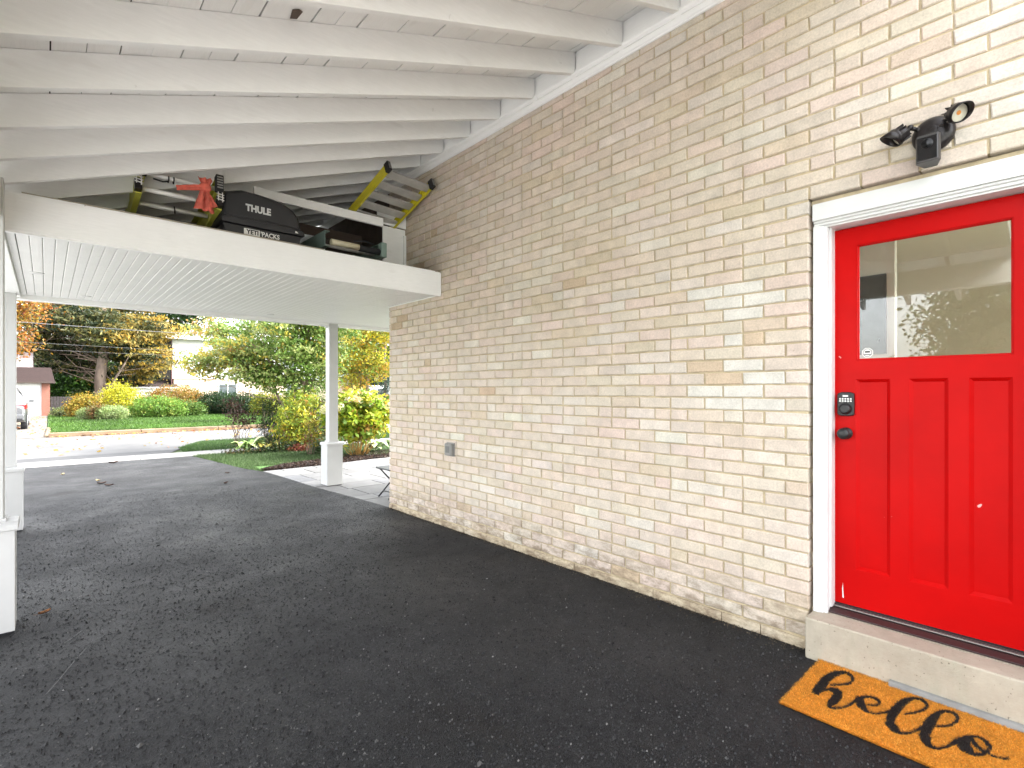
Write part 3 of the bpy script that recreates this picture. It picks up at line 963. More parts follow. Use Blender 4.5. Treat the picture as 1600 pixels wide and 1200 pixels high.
# loft: fascia board, floor, end closure, shelf rail
FY = 4.666
box('loft_fascia', M['white_x'], car, -.20, WX-.003, FY, FY+.036, 2.522, 2.765, .003)
box('fascia_trim', M['white_x'], car, -.20, WX-.003, FY+.004, FY+.036, 2.508, 2.5215)
box('fascia_cap', M['white_x'], car, -.198, .20, FY+.004, FY+.036, 2.7655, 2.775)
box('fascia_cap', M['white_x'], car, .204, WX-.08, FY+.002, FY+.036, 2.7655, 2.772)
box('loft_floor', M['ply'], car, -.2, WX-.004, FY+.037, 7.78, 2.767, 2.784)
box('floor_strip', M['ply'], car, -.12, 1.9, FY+.012, FY+.03, 2.7735, 2.7855)
box('end_beam', M['white_x'], car, -.345, 7.4, 7.79, 7.93, 2.482, 2.772, .003)
gw = MB().prism([(-.95, 2.7725), (3.197, 2.7725), (3.197, zb(3.197)-.002), (-.95, zb(-.95)+.002)], 'y', 7.86, 7.90)
gw.build('gable_board', M['white_x'], car)
MB().prism([(3.2, 2.7725), (6.9, 2.7725), (6.9, 4.4), (5.6, 4.9), (3.2, 4.15)], 'y', 7.86, 7.90).build('gable_board', M['white_x'], car)
box('loft_end_wall', M['unlit_wood'], car, 3.21, 3.24, 5.84, 7.85, 2.60, 4.14)
box('rear_panel', M['unlit_wood'], car, -.3, WX-.01, 7.2, 7.22, 2.79, 3.1)
box('shelf_rail', M['white_x'], car, 1.45, 2.79, 5.20, 5.238, 3.31, 3.40, .003)
box('rear_rail', M['unlit_wood'], car, 1.4, 3.02, 6.20, 6.238, 3.36, 3.47, .003)
box('rear_rail', M['unlit_wood'], car, .2, 2.6, 6.9, 6.94, 3.0, 3.15, .003)
box('end_panel', M['white_x'], car, 2.90, WX-.004, 5.42, 5.44, 2.785, 3.40, .002)
box('end_panel', M['white_x'], car, 2.82, WX-.004, 5.40, 5.415, 3.41, 3.60, .002)
box('panel_strip', M['white_x'], car, 3.165, WX-.003, 5.395, 5.419, 2.785, 3.33, .002)
# soffit boards
def soffit(x0, x1, y0, y1):
    x = x0; n = 0
    while x < x1-.01:
        w_ = .0687
        dz = rnd.uniform(0, .0012)
        a, b = x+.0012, min(x+w_-.0012, x1)
        MB().prism([(a, ZS+dz+.004), (a+.004, ZS+dz), (b-.004, ZS+dz), (b, ZS+dz+.004), (b, ZS+.014), (a, ZS+.014)], 'y', y0, y1).build('soffit_plank', M['soffit'], car)
        x += w_; n += 1
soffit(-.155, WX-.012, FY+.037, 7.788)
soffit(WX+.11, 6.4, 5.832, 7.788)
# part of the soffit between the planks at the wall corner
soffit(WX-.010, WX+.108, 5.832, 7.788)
box('soffit_edge', M['soffit'], car, -.204, -.158, FY+.037, 7.788, ZS-.004, ZS+.014, .002)
box('wall_trim', M['soffit'], car, WX-.016, WX-.001, FY+.037, 5.826, ZS-.012, ZS-.0008, .002)
box('soffit_backing', M['shadow_gap'], car, -.2, 6.4, FY+.037, 7.788, ZS+.0155, ZS+.02)
for px, py in ((-.06, 6.27), (.33, 7.45), (2.30, 7.50)):
    MB().lathe((px, py, ZS-.006), (0,0,1), [(0,.030),(.001,.046),(.004,.050),(.007,.050)], 24).build('recessed_light', M['clean_white'], car)

# =================================================================== THINGS IN THE LOFT
def rot_about(o, loc, rz=0, rx=0, ry=0): o.location = loc; o.rotation_euler = (rx, ry, rz)
def local_ladder(name, label, L, Wd, rail_h, rail_t, rail_mat, rung_mat, rung_r, foot, group=None, D_rung=False, pitch=.30, first=.12, boxes=True, loc=(0,0,0), rx=0, rz=0, ry=0, extra=None):
    """ladder lying along +Y from its near end at the origin, width along X"""
    root = empty(name, (0,0,0), label, 'ladder', group)
    for sx in (0, 1):
        xo = sx*(Wd-rail_t)
        web = MB()
        # C-channel rail opening inwards
        t = .006
        if sx == 0:
            web.box(0, t, 0, L, 0, rail_h); web.box(t, rail_t, 0, L, 0, t); web.box(t, rail_t, 0, L, rail_h-t, rail_h)
        else:
            web.box(Wd-t, Wd, 0, L, 0, rail_h); web.box(Wd-rail_t, Wd-t, 0, L, 0, t); web.box(Wd-rail_t, Wd-t, 0, L, rail_h-t, rail_h)
        r_ = web.build('rail', rail_mat, root, bevel=.001)
        if foot:
            f = MB(); f.box(xo-.006, xo+rail_t+.006, -.018, .050, -.008, rail_h+.010)
            fo = f.build('foot_cap', M['blackmatte'], r_, bevel=.006)
            g = MB()
            for i in range(5):
                g.box(xo+.001, xo+rail_t-.001, -.0225, -.0185, rail_h*(.08+i*.19), rail_h*(.17+i*.19))
            g.build('foot_tread', M['grey_plastic'], r_)
    y = first
    while y < L-.05:
        if D_rung:
            MB().box(.007, Wd-.007, y-.048, y+.048, rail_h*.35, rail_h*.35+.022).build('rung', rung_mat, root, bevel=.004)
        else:
            MB().tube([(.007, y, rail_h/2), (Wd-.007, y, rail_h/2)], rung_r, 12).build('rung', rung_mat, root)
        y += pitch
    if extra: extra(root)
    root.location = loc; root.rotation_euler = (rx, ry, rz)
    return root
# 1: extension ladder (two sections nested), left
def ext_extra(root):
    for sx in (0, 1):
        xo = -.014 if sx == 0 else .53
        m = MB(); m.box(xo, xo+.040, .10, 2.5, -.125, -.010); m.build('fly_rail', M['yellow_rail'], root, bevel=.001)
        # bracket and rung lock hardware
        b = MB(); b.box(xo-.010, xo+.038, .03, .11, -.115, -.03); b.build('rail_bracket', M['bronze'], root, bevel=.004)
        h = MB()
        for i in range(3): h.tube([(xo-.012, .022, -.02-.022*i), (xo+.042, .018, -.03-.022*i)], .0045, 8)
        h.tube([(xo+.0, .02, .03), (xo+.0, .016, -.08)], .004, 8); h.tube([(xo+.03, .02, .02), (xo+.03, .016, -.09)], .004, 8)
        h.build('rung_lock', M['alu'], root)
    for y in (.14, .44, .74, 1.04):
        MB().tube([(.0, y, -.065), (.53, y, -.065)], .019, 12).build('rung', M['alu'], root)
    s = MB()
    for xx in (.20, .235):
        s.tube([(xx, .12+.024*math.cos(t), .045+.024*math.sin(t)) for t in [i*math.pi/6 for i in range(13)]], .005, 6)
    s.tube([(.10,.105,.018),(.16,.098,.008),(.20,.095,.02)], .006, 6)
    s.tube([(.28,.42,-.045),(.283,.415,-.085),(.285,.43,-.10)], .005, 6)
    tag(s.build('rubber_straps', M['blackmatte'], root), kind='stuff')
local_ladder('extension_ladder', 'pale yellow extension ladder with round metal rungs at the left end of the loft', 3.0, .56, .115, .045,
             M['yellow_rail'], M['alu'], .0195, True, loc=(.515, 4.72, 3.115), rx=R(-5.5), rz=R(-1.0), extra=ext_extra, first=.12, group=None)
# 2: yellow ladder on the shelf, upper right
local_ladder('extension_ladder', 'yellow ladder with black feet on the upper shelf rail beside the brick wall', .84, .60, .085, .030,
             M['yellow_rail2'], M['alu_matte'], .018, True, D_rung=True, loc=(2.545, 4.64, 3.70), rx=R(-23), rz=R(6.5), first=.09, pitch=.165)
# second section nested under ladder 2
def sec_rail():
    pass
# 3: small green ladder
def l3x(root):
    MB().tube([(.07,.02,.055),(.36,.02,.055)], .030, 14).build('rung_sleeve', M['cream_tube'], root)
    MB().tube([(.37,.025,.05),(.60,.025,.05)], .032, 14).build('rung_sleeve', M['blackmatte'], root)
    MB().box(.595,.66,-.02,.05,-.005,.15).build('foot_cap', M['green_rail'], root, bevel=.01)
    MB().tube([(.30,.0,.10),(.42,.0,.125),(.52,.01,.11)], .008, 6).build('strap', M['blackmatte'], root)
local_ladder('step_ladder', 'small grey green ladder with a cream sleeved rung at the loft right end', 1.4, .66, .15, .05,
             M['green_rail'], M['alu_matte'], .016, False, loc=(1.985, 4.86, 2.872), rx=R(0), rz=R(1), first=.25, pitch=.3, extra=l3x)

# red rag tied on the first ladder
def rag():
    rng = np.random.default_rng(4)
    m = MB()
    cx, cy, cz = .945, 4.72, 3.10
    def sheetf(p0, p1, w0, w1, n=10, seed=0, droop=.0):
        rg = np.random.default_rng(seed)
        p0, p1 = np.array(p0), np.array(p1); vs = []
        d = p1-p0; side = np.cross(d, (0, 1, 0)); side /= np.linalg.norm(side)
        K = 7
        for i in range(n+1):
            t = i/n; c = p0+d*t + np.array([0, 0, -droop*t*t]); w_ = w0+(w1-w0)*t
            for j in range(K):
                s_ = (j/(K-1)-.5)
                fold = .030*math.sin(j*2.3+seed)*min(1, w_*8) + rg.normal()*.003
                e = rg.normal()*.006 if i == n else 0
                q = c + side*s_*w_ + np.array([0, fold, e])
                vs.append(tuple(q))
        fs = [(i*K+j, i*K+j+1, (i+1)*K+j+1, (i+1)*K+j) for i in range(n) for j in range(K-1)]
        m.add(vs, fs, True)
    m.ball((cx, cy-.02, cz+.005), .045, 10, 8, (1,.8,.9))
    sheetf((cx, cy-.03, cz-.01), (cx-.01, cy-.05, cz-.19), .06, .15, 12, 1)
    sheetf((cx, cy-.04, cz), (cx-.20, cy-.05, cz-.045), .05, .035, 10, 2, .01)
    sheetf((cx, cy-.03, cz+.01), (cx-.005, cy-.03, cz+.075), .05, .11, 8, 3)
    sheetf((cx+.01, cy-.03, cz-.04), (cx+.05, cy-.04, cz-.15), .04, .08, 8, 5)
    o = m.build('rag', M['cloth'], None, at=(cx, cy, cz))
    md = o.modifiers.new('thick', 'SOLIDIFY'); md.thickness = .004
    tag(o, 'faded red rag knotted round the rungs of the left ladder in the loft', 'rag')
rag()

# cargo box
def text_mesh(s, size, name, mat, parent, origin, ux, uz, extrude=.0012, offset=0.0, shear=0, spacing=1.0, width=None, sx=1.0):
    cu = bpy.data.curves.new(name, 'FONT'); cu.body = s; cu.size = size; cu.extrude = extrude; cu.offset = offset
    cu.shear = shear; cu.space_character = spacing; cu.resolution_u = 3
    tmp = bpy.data.objects.new('tmp', cu); COL.objects.link(tmp)
    dg = bpy.context.evaluated_depsgraph_get(); dg.update()
    me = bpy.data.meshes.new_from_object(tmp.evaluated_get(dg))
    bpy.data.objects.remove(tmp); bpy.data.curves.remove(cu)
    me.name = name
    xs = [v.co.x for v in me.vertices]; 
    k = sx if width is None else width/(max(xs)-min(xs))
    ux, uz = Vector(ux), Vector(uz); un = ux.cross(uz)
    o0 = world_loc(parent)
    for v in me.vertices:
        p = Vector(origin) + ux*(v.co.x-min(xs))*k + uz*v.co.y + un*v.co.z
        v.co = p-o0
    me.materials.clear()
    return link(me, name, mat, parent)
def cargo():
    root = empty('cargo_box', (1.37, 4.78, 2.786), 'black rooftop cargo box with silver and white lettering, between the ladders', 'cargo box')
    # lid: arched outline extruded back with rounded crown
    top = [(1.085,2.905),(1.085,3.02),(1.09,3.12),(1.10,3.152),(1.14,3.160),(1.20,3.180),(1.24,3.192),(1.36,3.190),(1.50,3.176),(1.60,3.150),(1.67,3.110),(1.715,3.055),(1.733,2.985),(1.737,2.915)]
    y0 = 4.775
    m = MB()
    rings = []
    for t, inset in ((0, .030), (.012, .012), (.035, .0), (.30, -.0), (.60, .02), (.78, .08)):
        r_ = []
        for x_, z_ in top:
            cx_, cz_ = 1.35, 2.905
            dx_, dz_ = x_-cx_, z_-cz_
            l = math.hypot(dx_, dz_) or 1
            kk = max(0, 1-inset/l)
            r_.append((cx_+dx_*kk, y0+t, cz_+max(0, dz_)*kk))
        rings.append(r_)
    n = len(top); vs = [p for r_ in rings for p in r_]
    fs = [(i*n+j, i*n+j+1, (i+1)*n+j+1, (i+1)*n+j) for i in range(len(rings)-1) for j in range(n-1)]
    fs += [tuple(range(n)), tuple(range((len(rings)-1)*n, len(rings)*n))[::-1]]
    m.add(vs, fs, False)
    lid = m.build('lid', M['box_black'], root, bevel=.004)
    MB().prism([(1.078,2.888),(1.760,2.888),(1.757,2.925),(1.735,2.938),(1.085,2.938),(1.075,2.925)], 'y', 4.762, 5.58).build('lid_rim', M['box_black'], root, bevel=.006)
    MB().prism([(1.11,2.79),(1.715,2.79),(1.735,2.884),(1.095,2.884)], 'y', 4.785, 5.55).build('tub', M['box_black'], root, bevel=.006)
    # raised lines on the lid
    rb = MB(); rb.tube([(1.10,4.7735,2.955),(1.35,4.7735,2.962),(1.70,4.7735,2.952)], .004, 6); rb.build('lid_rib', M['box_black'], root)
    text_mesh('THULE', .078, 'lettering', M['print_grey'], root, (1.262, 4.7715, 3.018), (1,0,0), (0,0,1), offset=.0035, width=.205)
    # small badge text on the tub: black on white plate, then white
    box('badge', M['print_white'], root, 1.252, 1.378, 4.7785, 4.7845, 2.816, 2.866)
    text_mesh('YETI', .052, 'lettering', M['black'], root, (1.268, 4.7768, 2.823), (1,0,0), (0,0,1), offset=.002, width=.098, extrude=.0008)
    text_mesh("'PACKS", .056, 'lettering', M['print_white'], root, (1.386, 4.7830, 2.822), (1,0,0), (0,0,1), offset=.0015, width=.158)
    MB().add([(1.672,4.7605,2.905),(1.700,4.7605,2.905),(1.690,4.7605,2.916),(1.676,4.7605,2.925)], [(0,1,2,3)]).build('lock_mark', M['print_white'], root)
cargo()

# =================================================================== THINGS ON THE WALL
ob = empty('outlet_cover', (WX, 4.48, .845), 'grey weatherproof outlet cover fixed low on the brick wall', 'outlet')
MB().box(WX-.014, WX-.0005, 4.412, 4.548, .776, .922).build('back_plate', M['grey_plastic'], ob, bevel=.004)
MB().box(WX-.050, WX-.0145, 4.420, 4.540, .784, .914).build('lid', M['grey_plastic'], ob, bevel=.010)
MB().box(WX-.0525, WX-.0505, 4.445, 4.515, .815, .885).build('window', simple('dark_translucent_window', (.10,.10,.095), .3, bump=0), ob, bevel=.003)
MB().box(WX-.056, WX-.0515, 4.470, 4.490, .900, .912).build('latch', M['grey_plastic'], ob, bevel=.002)

def floodlight():
    py, pz = .462, 2.715
    root = empty('security_floodlight', (WX, py, pz), 'dark bronze twin floodlight with a security camera, on the bricks above the red door', 'floodlight')
    # dished round plate
    MB().lathe((WX-.001, py, pz), (-1,0,0), [(0,.082),(.012,.084),(.022,.082),(.034,.072),(.043,.058),(.047,.040),(.048,.0)], 40).build('wall_plate', M['bronze'], root)
    MB().lathe((WX-.044, py-.003, pz+.012), (-1,0,0), [(0,.021),(.0055,.020),(.0065,.014),(.0065,.0)], 20).build('centre_cap', M['bronze'], root)
    for dy, dz in ((.045,-.012),(-.035,.020)):
        MB().lathe((WX-.036, py+dy, pz+dz), (-1,0,0), [(0,.009),(.012,.009),(.014,.005)], 12).build('plate_screw', M['bronze'], root)
    def head(sy, dirv, jc, ln, lab):
        d = Vector(dirv).normalized()
        j = Vector(jc)
        a = MB().tube([(WX-.035, py+sy*.055, pz+.035), j], .010, 10); a.ball(j, .0145, 12, 8); a.ball((WX-.035, py+sy*.055, pz+.035), .012, 10, 8)
        a.build('swivel_arm', M['bronze'], root)
        h = MB()
        h.lathe(j+d*.008, d, [(0,.012),(.006,.022),(.022,.031),(.040,.036),(.042,.040),(.060,.042)], 32)
        ho = h.build('lamp_head', M['bronze'], root); ho['label'] = lab
        # hood: oblique-cut open cylinder
        n = 32; vs = []
        x = d.cross(Vector((0,0,1))).normalized(); y = x.cross(d).normalized()
        if y.z < 0: y = -y
        for r_ in (.0435, .0395):
            for end in (0, 1):
                for k in range(n):
                    an = 2*math.pi*k/n
                    up = math.sin(an)
                    t = .050 if end == 0 else .088+.020*up
                    p = j+d*(.008+t)+x*math.cos(an)*r_+y*math.sin(an)*r_
                    vs.append(p)
        fs = []
        for k in range(n):
            k2 = (k+1) % n
            fs += [(k,k2,n+k2,n+k), (2*n+k,3*n+k,3*n+k2,2*n+k2), (n+k,n+k2,3*n+k2,3*n+k), (k,2*n+k,2*n+k2,k2)]
        MB().add(vs, fs, True).build('lamp_hood', M['bronze'], ho)
        fins = MB()
        for k in range(9):
            an = 2*math.pi*k/9
            p = x*math.cos(an)+y*math.sin(an)
            fins.obox(j+d*.034+p*.033, d, p, d.cross(p), .036, .012, .0035)
        fins.build('cooling_fins', M['bronze'], ho)
        MB().lathe(j+d*(.0685), d, [(0,.038),(.0012,.036),(.0022,.0)], 32).build('lens', M['lens'], ho)
        MB().lathe(j+d*(.0712), d, [(0,.010),(.0012,.009),(.0014,.0)], 14).build('led', M['amber'], ho)
    head(1, (-.25,.80,-.50), (WX-.060, py+.082, pz+.048), 0, 'left lamp head, pointing down and away from the camera')
    head(-1, (-.66,-.62,-.38), (WX-.060, py-.060, pz+.058), 0, 'right lamp head, its pale lens facing the camera')
    # camera body below
    cb = MB()
    cyc, czc = py+.006, pz-.092
    cb.prism([(WX-.030, cyc+.026), (WX-.104, cyc+.047), (WX-.130, cyc+.041), (WX-.130, cyc-.041), (WX-.104, cyc-.047), (WX-.030, cyc-.026)], 'z', czc-.070, czc+.058)
    co = cb.build('camera', simple('charcoal_camera_shell', (.045,.042,.042), .35, var=.1, bump=.05), root, bevel=.005)
    MB().box(WX-.075, WX-.030, cyc-.014, cyc+.014, czc+.05, pz-.02).build('camera_neck', M['bronze'], root, bevel=.003)
    MB().prism([(cyc-.037, czc-.062), (cyc+.037, czc-.062), (cyc+.037, czc+.046), (cyc-.037, czc+.046)], 'x', WX-.1325, WX-.1302).build('face_plate', simple('gloss_black_face', (.006,.006,.007), .12, bump=0), co, bevel=.001)
    MB().lathe((WX-.1325, cyc, czc+.012), (-1,0,0), [(0,.023),(.003,.023),(.004,.018),(.002,.014),(.001,.009),(.003,.003)], 28).build('camera_lens', M['black'], co)
floodlight()

# =================================================================== DOORMAT
def doormat():
    X0, X1, Y0, Y1 = 2.548, 3.098, -.02, .928
    root = empty('doormat', (2.82, .45, .002), 'orange coir doormat with black cursive lettering on the asphalt below the door step', 'doormat')
    M['coir'] = simple('orange_coir', (.72,.31,.03), .95, var=.25, scale=60, bump=1.0, bscale=260, bdist=.006)
    box('mat_base', M['coir'], root, X0, X1, Y0, Y1, .002, .0145, .002)
    hello = [[[2726,823,2746,858],[2740,822,2761,859],[2759,821,2782,860],[2783,820,2807,862],[2806,819,2831,862],[2831,820,2855,862],[2857,821,2882,862],[2881,822,2910,861],[2902,822,2937,859],[2921,821,2961,855],[2940,820,2982,850],[2957,819,3001,845],[2974,816,3018,838],[2990,813,3032,831],[3006,809,3044,822],[3019,803,3054,814],[3028,798,3060,805],[3033,792,3063,796],[3033,784,3063,787],[3030,777,3060,778],[3026,771,3056,770],[3021,767,3047,763],[3013,763,3036,756],[3005,760,3023,750],[2999,758,3007,746],[2992,757,2992,744],[2983,756,2975,744],[2974,756,2960,745],[2964,758,2945,748],[2953,761,2932,753],[2941,767,2920,760],[2928,774,2909,767],[2916,781,2898,775],[2904,789,2887,784],[2891,799,2875,794],[2880,808,2865,803],[2872,814,2858,810]],[[2757,822,2769,830],[2765,821,2776,828],[2775,818,2787,825],[2786,815,2799,822],[2794,811,2810,818],[2799,806,2820,814],[2803,800,2831,809],[2805,795,2841,803],[2803,789,2849,796],[2799,784,2854,788],[2792,778,2857,779],[2785,775,2854,768],[2785,778,2838,754],[2788,780,2809,745],[2780,779,2782,741],[2766,778,2759,740],[2756,777,2737,740],[2749,777,2716,742],[2738,777,2701,746],[2722,778,2692,749],[2704,778,2689,750],[2686,775,2686,752],[2671,772,2683,753],[2659,766,2682,755],[2652,759,2679,756],[2652,753,2677,754],[2654,747,2676,750],[2657,741,2677,745],[2662,735,2681,740],[2669,730,2686,735],[2677,724,2693,729],[2686,718,2702,724],[2696,713,2712,719],[2707,708,2722,715],[2718,703,2733,711],[2730,699,2745,708],[2743,696,2756,705],[2757,693,2769,703],[2772,691,2783,702],[2785,690,2796,701],[2795,689,2805,700]],[[2781,690,2787,698],[2788,689,2795,698],[2798,687,2808,698],[2809,685,2823,698],[2818,683,2837,696],[2826,681,2849,693],[2835,679,2858,690],[2844,676,2867,685],[2852,673,2875,681],[2860,669,2883,675],[2868,664,2890,669],[2875,658,2897,663],[2879,653,2902,656],[2882,646,2906,649],[2883,640,2907,642],[2883,634,2908,635],[2882,628,2907,629],[2879,624,2904,623],[2876,621,2900,618],[2873,619,2894,613],[2870,618,2885,610],[2867,617,2874,607],[2862,616,2862,606],[2857,616,2850,607],[2853,616,2840,609],[2848,618,2832,612],[2842,621,2825,617],[2837,625,2820,622],[2832,630,2816,626],[2828,634,2812,632],[2825,639,2810,637],[2823,644,2809,642],[2821,647,2808,646]],[[2841,694,2860,673],[2832,693,2853,670],[2819,692,2843,667],[2801,689,2835,663],[2785,685,2829,661],[2772,679,2823,659],[2763,673,2814,657],[2755,666,2805,654],[2750,660,2796,651],[2745,652,2786,647],[2742,645,2776,641],[2740,637,2767,635],[2740,630,2761,630],[2740,623,2759,624],[2743,617,2760,619],[2746,611,2762,613],[2750,605,2766,608],[2756,599,2771,602],[2763,593,2777,596],[2771,587,2785,591],[2780,581,2794,586],[2791,576,2805,581],[2805,570,2818,575],[2817,565,2831,571],[2825,561,2840,567]],[[2685,516,2666,523],[2696,520,2672,528],[2711,525,2682,535],[2728,529,2694,544],[2742,531,2711,551],[2754,532,2730,557],[2767,533,2751,561],[2782,533,2773,565],[2796,533,2795,567],[2809,533,2819,567],[2824,532,2842,567],[2841,531,2864,566],[2859,530,2883,564],[2876,529,2903,562],[2893,528,2923,560],[2909,527,2943,557],[2925,525,2962,553],[2943,524,2981,547],[2962,522,2998,541],[2980,519,3014,534],[2995,517,3028,527],[3007,513,3038,520],[3016,508,3045,513],[3023,503,3051,506],[3028,497,3054,499],[3031,491,3056,492],[3031,485,3057,485],[3029,479,3055,478],[3025,474,3051,471],[3020,470,3043,465],[3012,467,3032,460],[3003,464,3019,455],[2997,463,3002,453],[2991,463,2985,453],[2981,464,2969,455],[2969,466,2955,458],[2957,469,2941,462],[2946,473,2929,466],[2934,477,2917,472],[2922,482,2905,477],[2910,488,2894,483],[2896,495,2881,491],[2882,503,2868,500],[2869,511,2856,508],[2860,517,2848,514]],[[2686,543,2745,526],[2682,538,2736,523],[2676,532,2724,519],[2670,525,2713,516],[2667,517,2704,513],[2667,510,2699,509],[2669,503,2696,504],[2672,497,2695,498],[2677,491,2696,493],[2683,485,2699,488],[2690,479,2706,483],[2698,474,2714,478],[2708,468,2723,473],[2718,463,2733,469],[2730,458,2745,464],[2742,454,2757,460],[2755,449,2770,456],[2771,444,2786,452],[2789,439,2803,447],[2805,435,2819,443],[2816,432,2831,440]],[[2714,407,2679,424],[2722,409,2684,426],[2733,411,2693,431],[2743,413,2706,436],[2750,413,2724,440],[2756,412,2745,443],[2767,411,2764,444],[2781,410,2782,445],[2796,409,2799,446],[2812,409,2815,446],[2826,408,2834,446],[2841,408,2852,445],[2856,407,2871,443],[2873,407,2891,441],[2891,406,2911,438],[2909,406,2932,435],[2925,406,2950,431],[2941,405,2967,427],[2956,405,2982,421],[2971,404,2996,416],[2983,402,3007,410],[2993,399,3016,405],[3000,396,3023,399],[3006,391,3029,394],[3010,386,3033,388],[3013,381,3036,382],[3013,376,3037,376],[3012,371,3038,369],[3009,366,3036,364],[3005,363,3032,358],[3000,359,3025,354],[2994,357,3016,349],[2988,356,3005,346],[2982,355,2992,344],[2975,355,2977,344],[2966,355,2963,344],[2958,355,2948,346],[2948,357,2935,348],[2937,359,2922,352],[2926,362,2910,356],[2915,365,2899,360],[2906,369,2889,365],[2897,374,2880,370],[2889,379,2872,376],[2882,384,2865,381],[2874,389,2859,387],[2867,395,2852,393],[2861,401,2848,399],[2857,404,2844,403]],[[2704,434,2752,411],[2698,431,2742,409],[2687,426,2728,407],[2676,420,2715,404],[2666,413,2705,402],[2661,407,2698,400],[2659,401,2691,397],[2659,395,2685,393],[2660,390,2682,389],[2662,385,2681,385],[2664,379,2683,381],[2669,374,2686,376],[2674,369,2690,372],[2682,364,2697,368],[2691,359,2705,363],[2701,355,2715,359],[2711,350,2725,355],[2720,346,2735,352],[2729,342,2745,350],[2738,338,2756,347],[2747,335,2767,345],[2757,331,2779,342],[2767,328,2790,339],[2778,324,2802,336],[2788,321,2813,332],[2800,318,2823,329],[2813,316,2833,325],[2824,313,2843,320],[2832,311,2851,315],[2838,308,2857,311],[2843,304,2861,306],[2846,301,2864,302],[2849,298,2866,300]],[[2878,302,2846,288],[2874,305,2837,289],[2868,310,2825,290],[2856,316,2816,290],[2837,321,2813,288],[2816,324,2812,287],[2796,326,2808,286],[2773,325,2808,286],[2751,321,2810,287],[2737,315,2807,289],[2731,308,2797,289],[2729,301,2786,288],[2728,295,2776,285],[2727,289,2769,283],[2727,283,2763,279],[2728,278,2759,275],[2729,272,2757,271],[2733,267,2757,268],[2737,262,2760,264],[2742,257,2764,260],[2748,253,2769,256],[2754,248,2775,252],[2762,244,2782,249],[2771,240,2789,246],[2782,236,2797,244],[2794,233,2806,242],[2807,230,2816,240],[2822,227,2825,240],[2837,226,2831,240],[2851,227,2834,240],[2862,229,2839,240],[2870,232,2845,241],[2877,236,2851,243],[2883,240,2858,246],[2889,245,2865,250],[2893,250,2872,254],[2897,256,2877,258],[2899,261,2880,263],[2900,267,2882,268],[2901,272,2883,273],[2899,278,2882,277],[2895,283,2880,282],[2890,289,2875,287],[2884,294,2870,292],[2880,297,2867,295]],[[2829,291,2860,282],[2823,287,2853,279],[2815,282,2844,275],[2805,277,2833,270],[2797,271,2825,265],[2791,264,2818,259],[2786,257,2811,253],[2782,250,2805,247],[2779,246,2802,242]],[[2784,235,2801,233],[2783,232,2799,230],[2782,228,2796,226],[2780,224,2793,222],[2780,219,2792,218],[2780,214,2792,214],[2781,209,2793,209],[2782,205,2794,204],[2784,200,2796,200],[2786,196,2798,196],[2788,192,2800,192],[2790,188,2803,188],[2793,184,2806,185],[2797,181,2810,182],[2801,178,2814,180],[2805,175,2818,178],[2807,174,2821,176]]]
    m = MB(); dz = 0
    polys = []
    for st in hello:
        dz += .00012
        pts = [((a/1000, b/1000), (c/1000, d/1000)) for a, b, c, d in st]
        polys.append(pts)
        vs = []
        for (a, b) in pts: vs += [(a[0], a[1], .0164+dz), (b[0], b[1], .0164+dz)]
        fs = [(2*i, 2*i+1, 2*i+3, 2*i+2) for i in range(len(pts)-1)]
        m.add(vs, fs)
    for pts in polys:
        for (a, b) in pts[::2]:
            dz += .00002
            c_ = ((a[0]+b[0])/2, (a[1]+b[1])/2); r_ = math.hypot(a[0]-b[0], a[1]-b[1])*.40
            m.add([(c_[0]+r_*math.cos(k*math.pi/5), c_[1]+r_*math.sin(k*math.pi/5), .0162-dz*.1) for k in range(10)], [tuple(range(10))])
    lt = m.build('hello_lettering', simple('black_coir_print', (.016,.014,.013), .95, var=.4, scale=120, bump=1.0, bscale=300, bdist=.004), root)
    # coir fibres, coloured as the print lies on them
    rng = np.random.default_rng(8)
    N = 60000
    x = rng.uniform(X0-.004, X1+.004, N); y = rng.uniform(Y0-.002, Y1+.004, N)
    e = rng.random(N) < .10
    x = np.where(e & (rng.random(N) < .7), X0-rng.uniform(0, .005, N), x)
    inside = np.zeros(N, bool)
    for pts in polys:
        for i in range(len(pts)-1):
            q = [pts[i][0], pts[i][1], pts[i+1][1], pts[i+1][0]]
            s = np.ones(N, bool); s2 = np.ones(N, bool)
            for k in range(4):
                ax, ay = q[k]; bx, by = q[(k+1) % 4]
                cr = (bx-ax)*(y-ay)-(by-ay)*(x-ax)
                s &= cr >= 0; s2 &= cr <= 0
            inside |= s | s2
            (ax, ay), (bx, by) = pts[i]
            inside |= (x-(ax+bx)/2)**2+(y-(ay+by)/2)**2 < (((ax-bx)**2+(ay-by)**2)*.25*.55)
    z = np.where(x < X0, rng.uniform(.004, .014, N), .0142+rng.uniform(0, .004, N))
    P = np.stack([x, y, z], 1)
    cols = np.array([(.78,.37,.045),(.66,.29,.03),(.85,.45,.08),(.52,.22,.03)])[rng.choice(4, N, p=[.4,.3,.2,.1])]*rng.uniform(.6, 1.3, (N, 1))*(1+.10*np.sin(x*31+2*np.sin(y*17))*np.sin(y*23+1.3*np.sin(x*29)))[:, None]
    ink = np.array((.018,.015,.014))*rng.uniform(.6, 1.8, (N, 1))
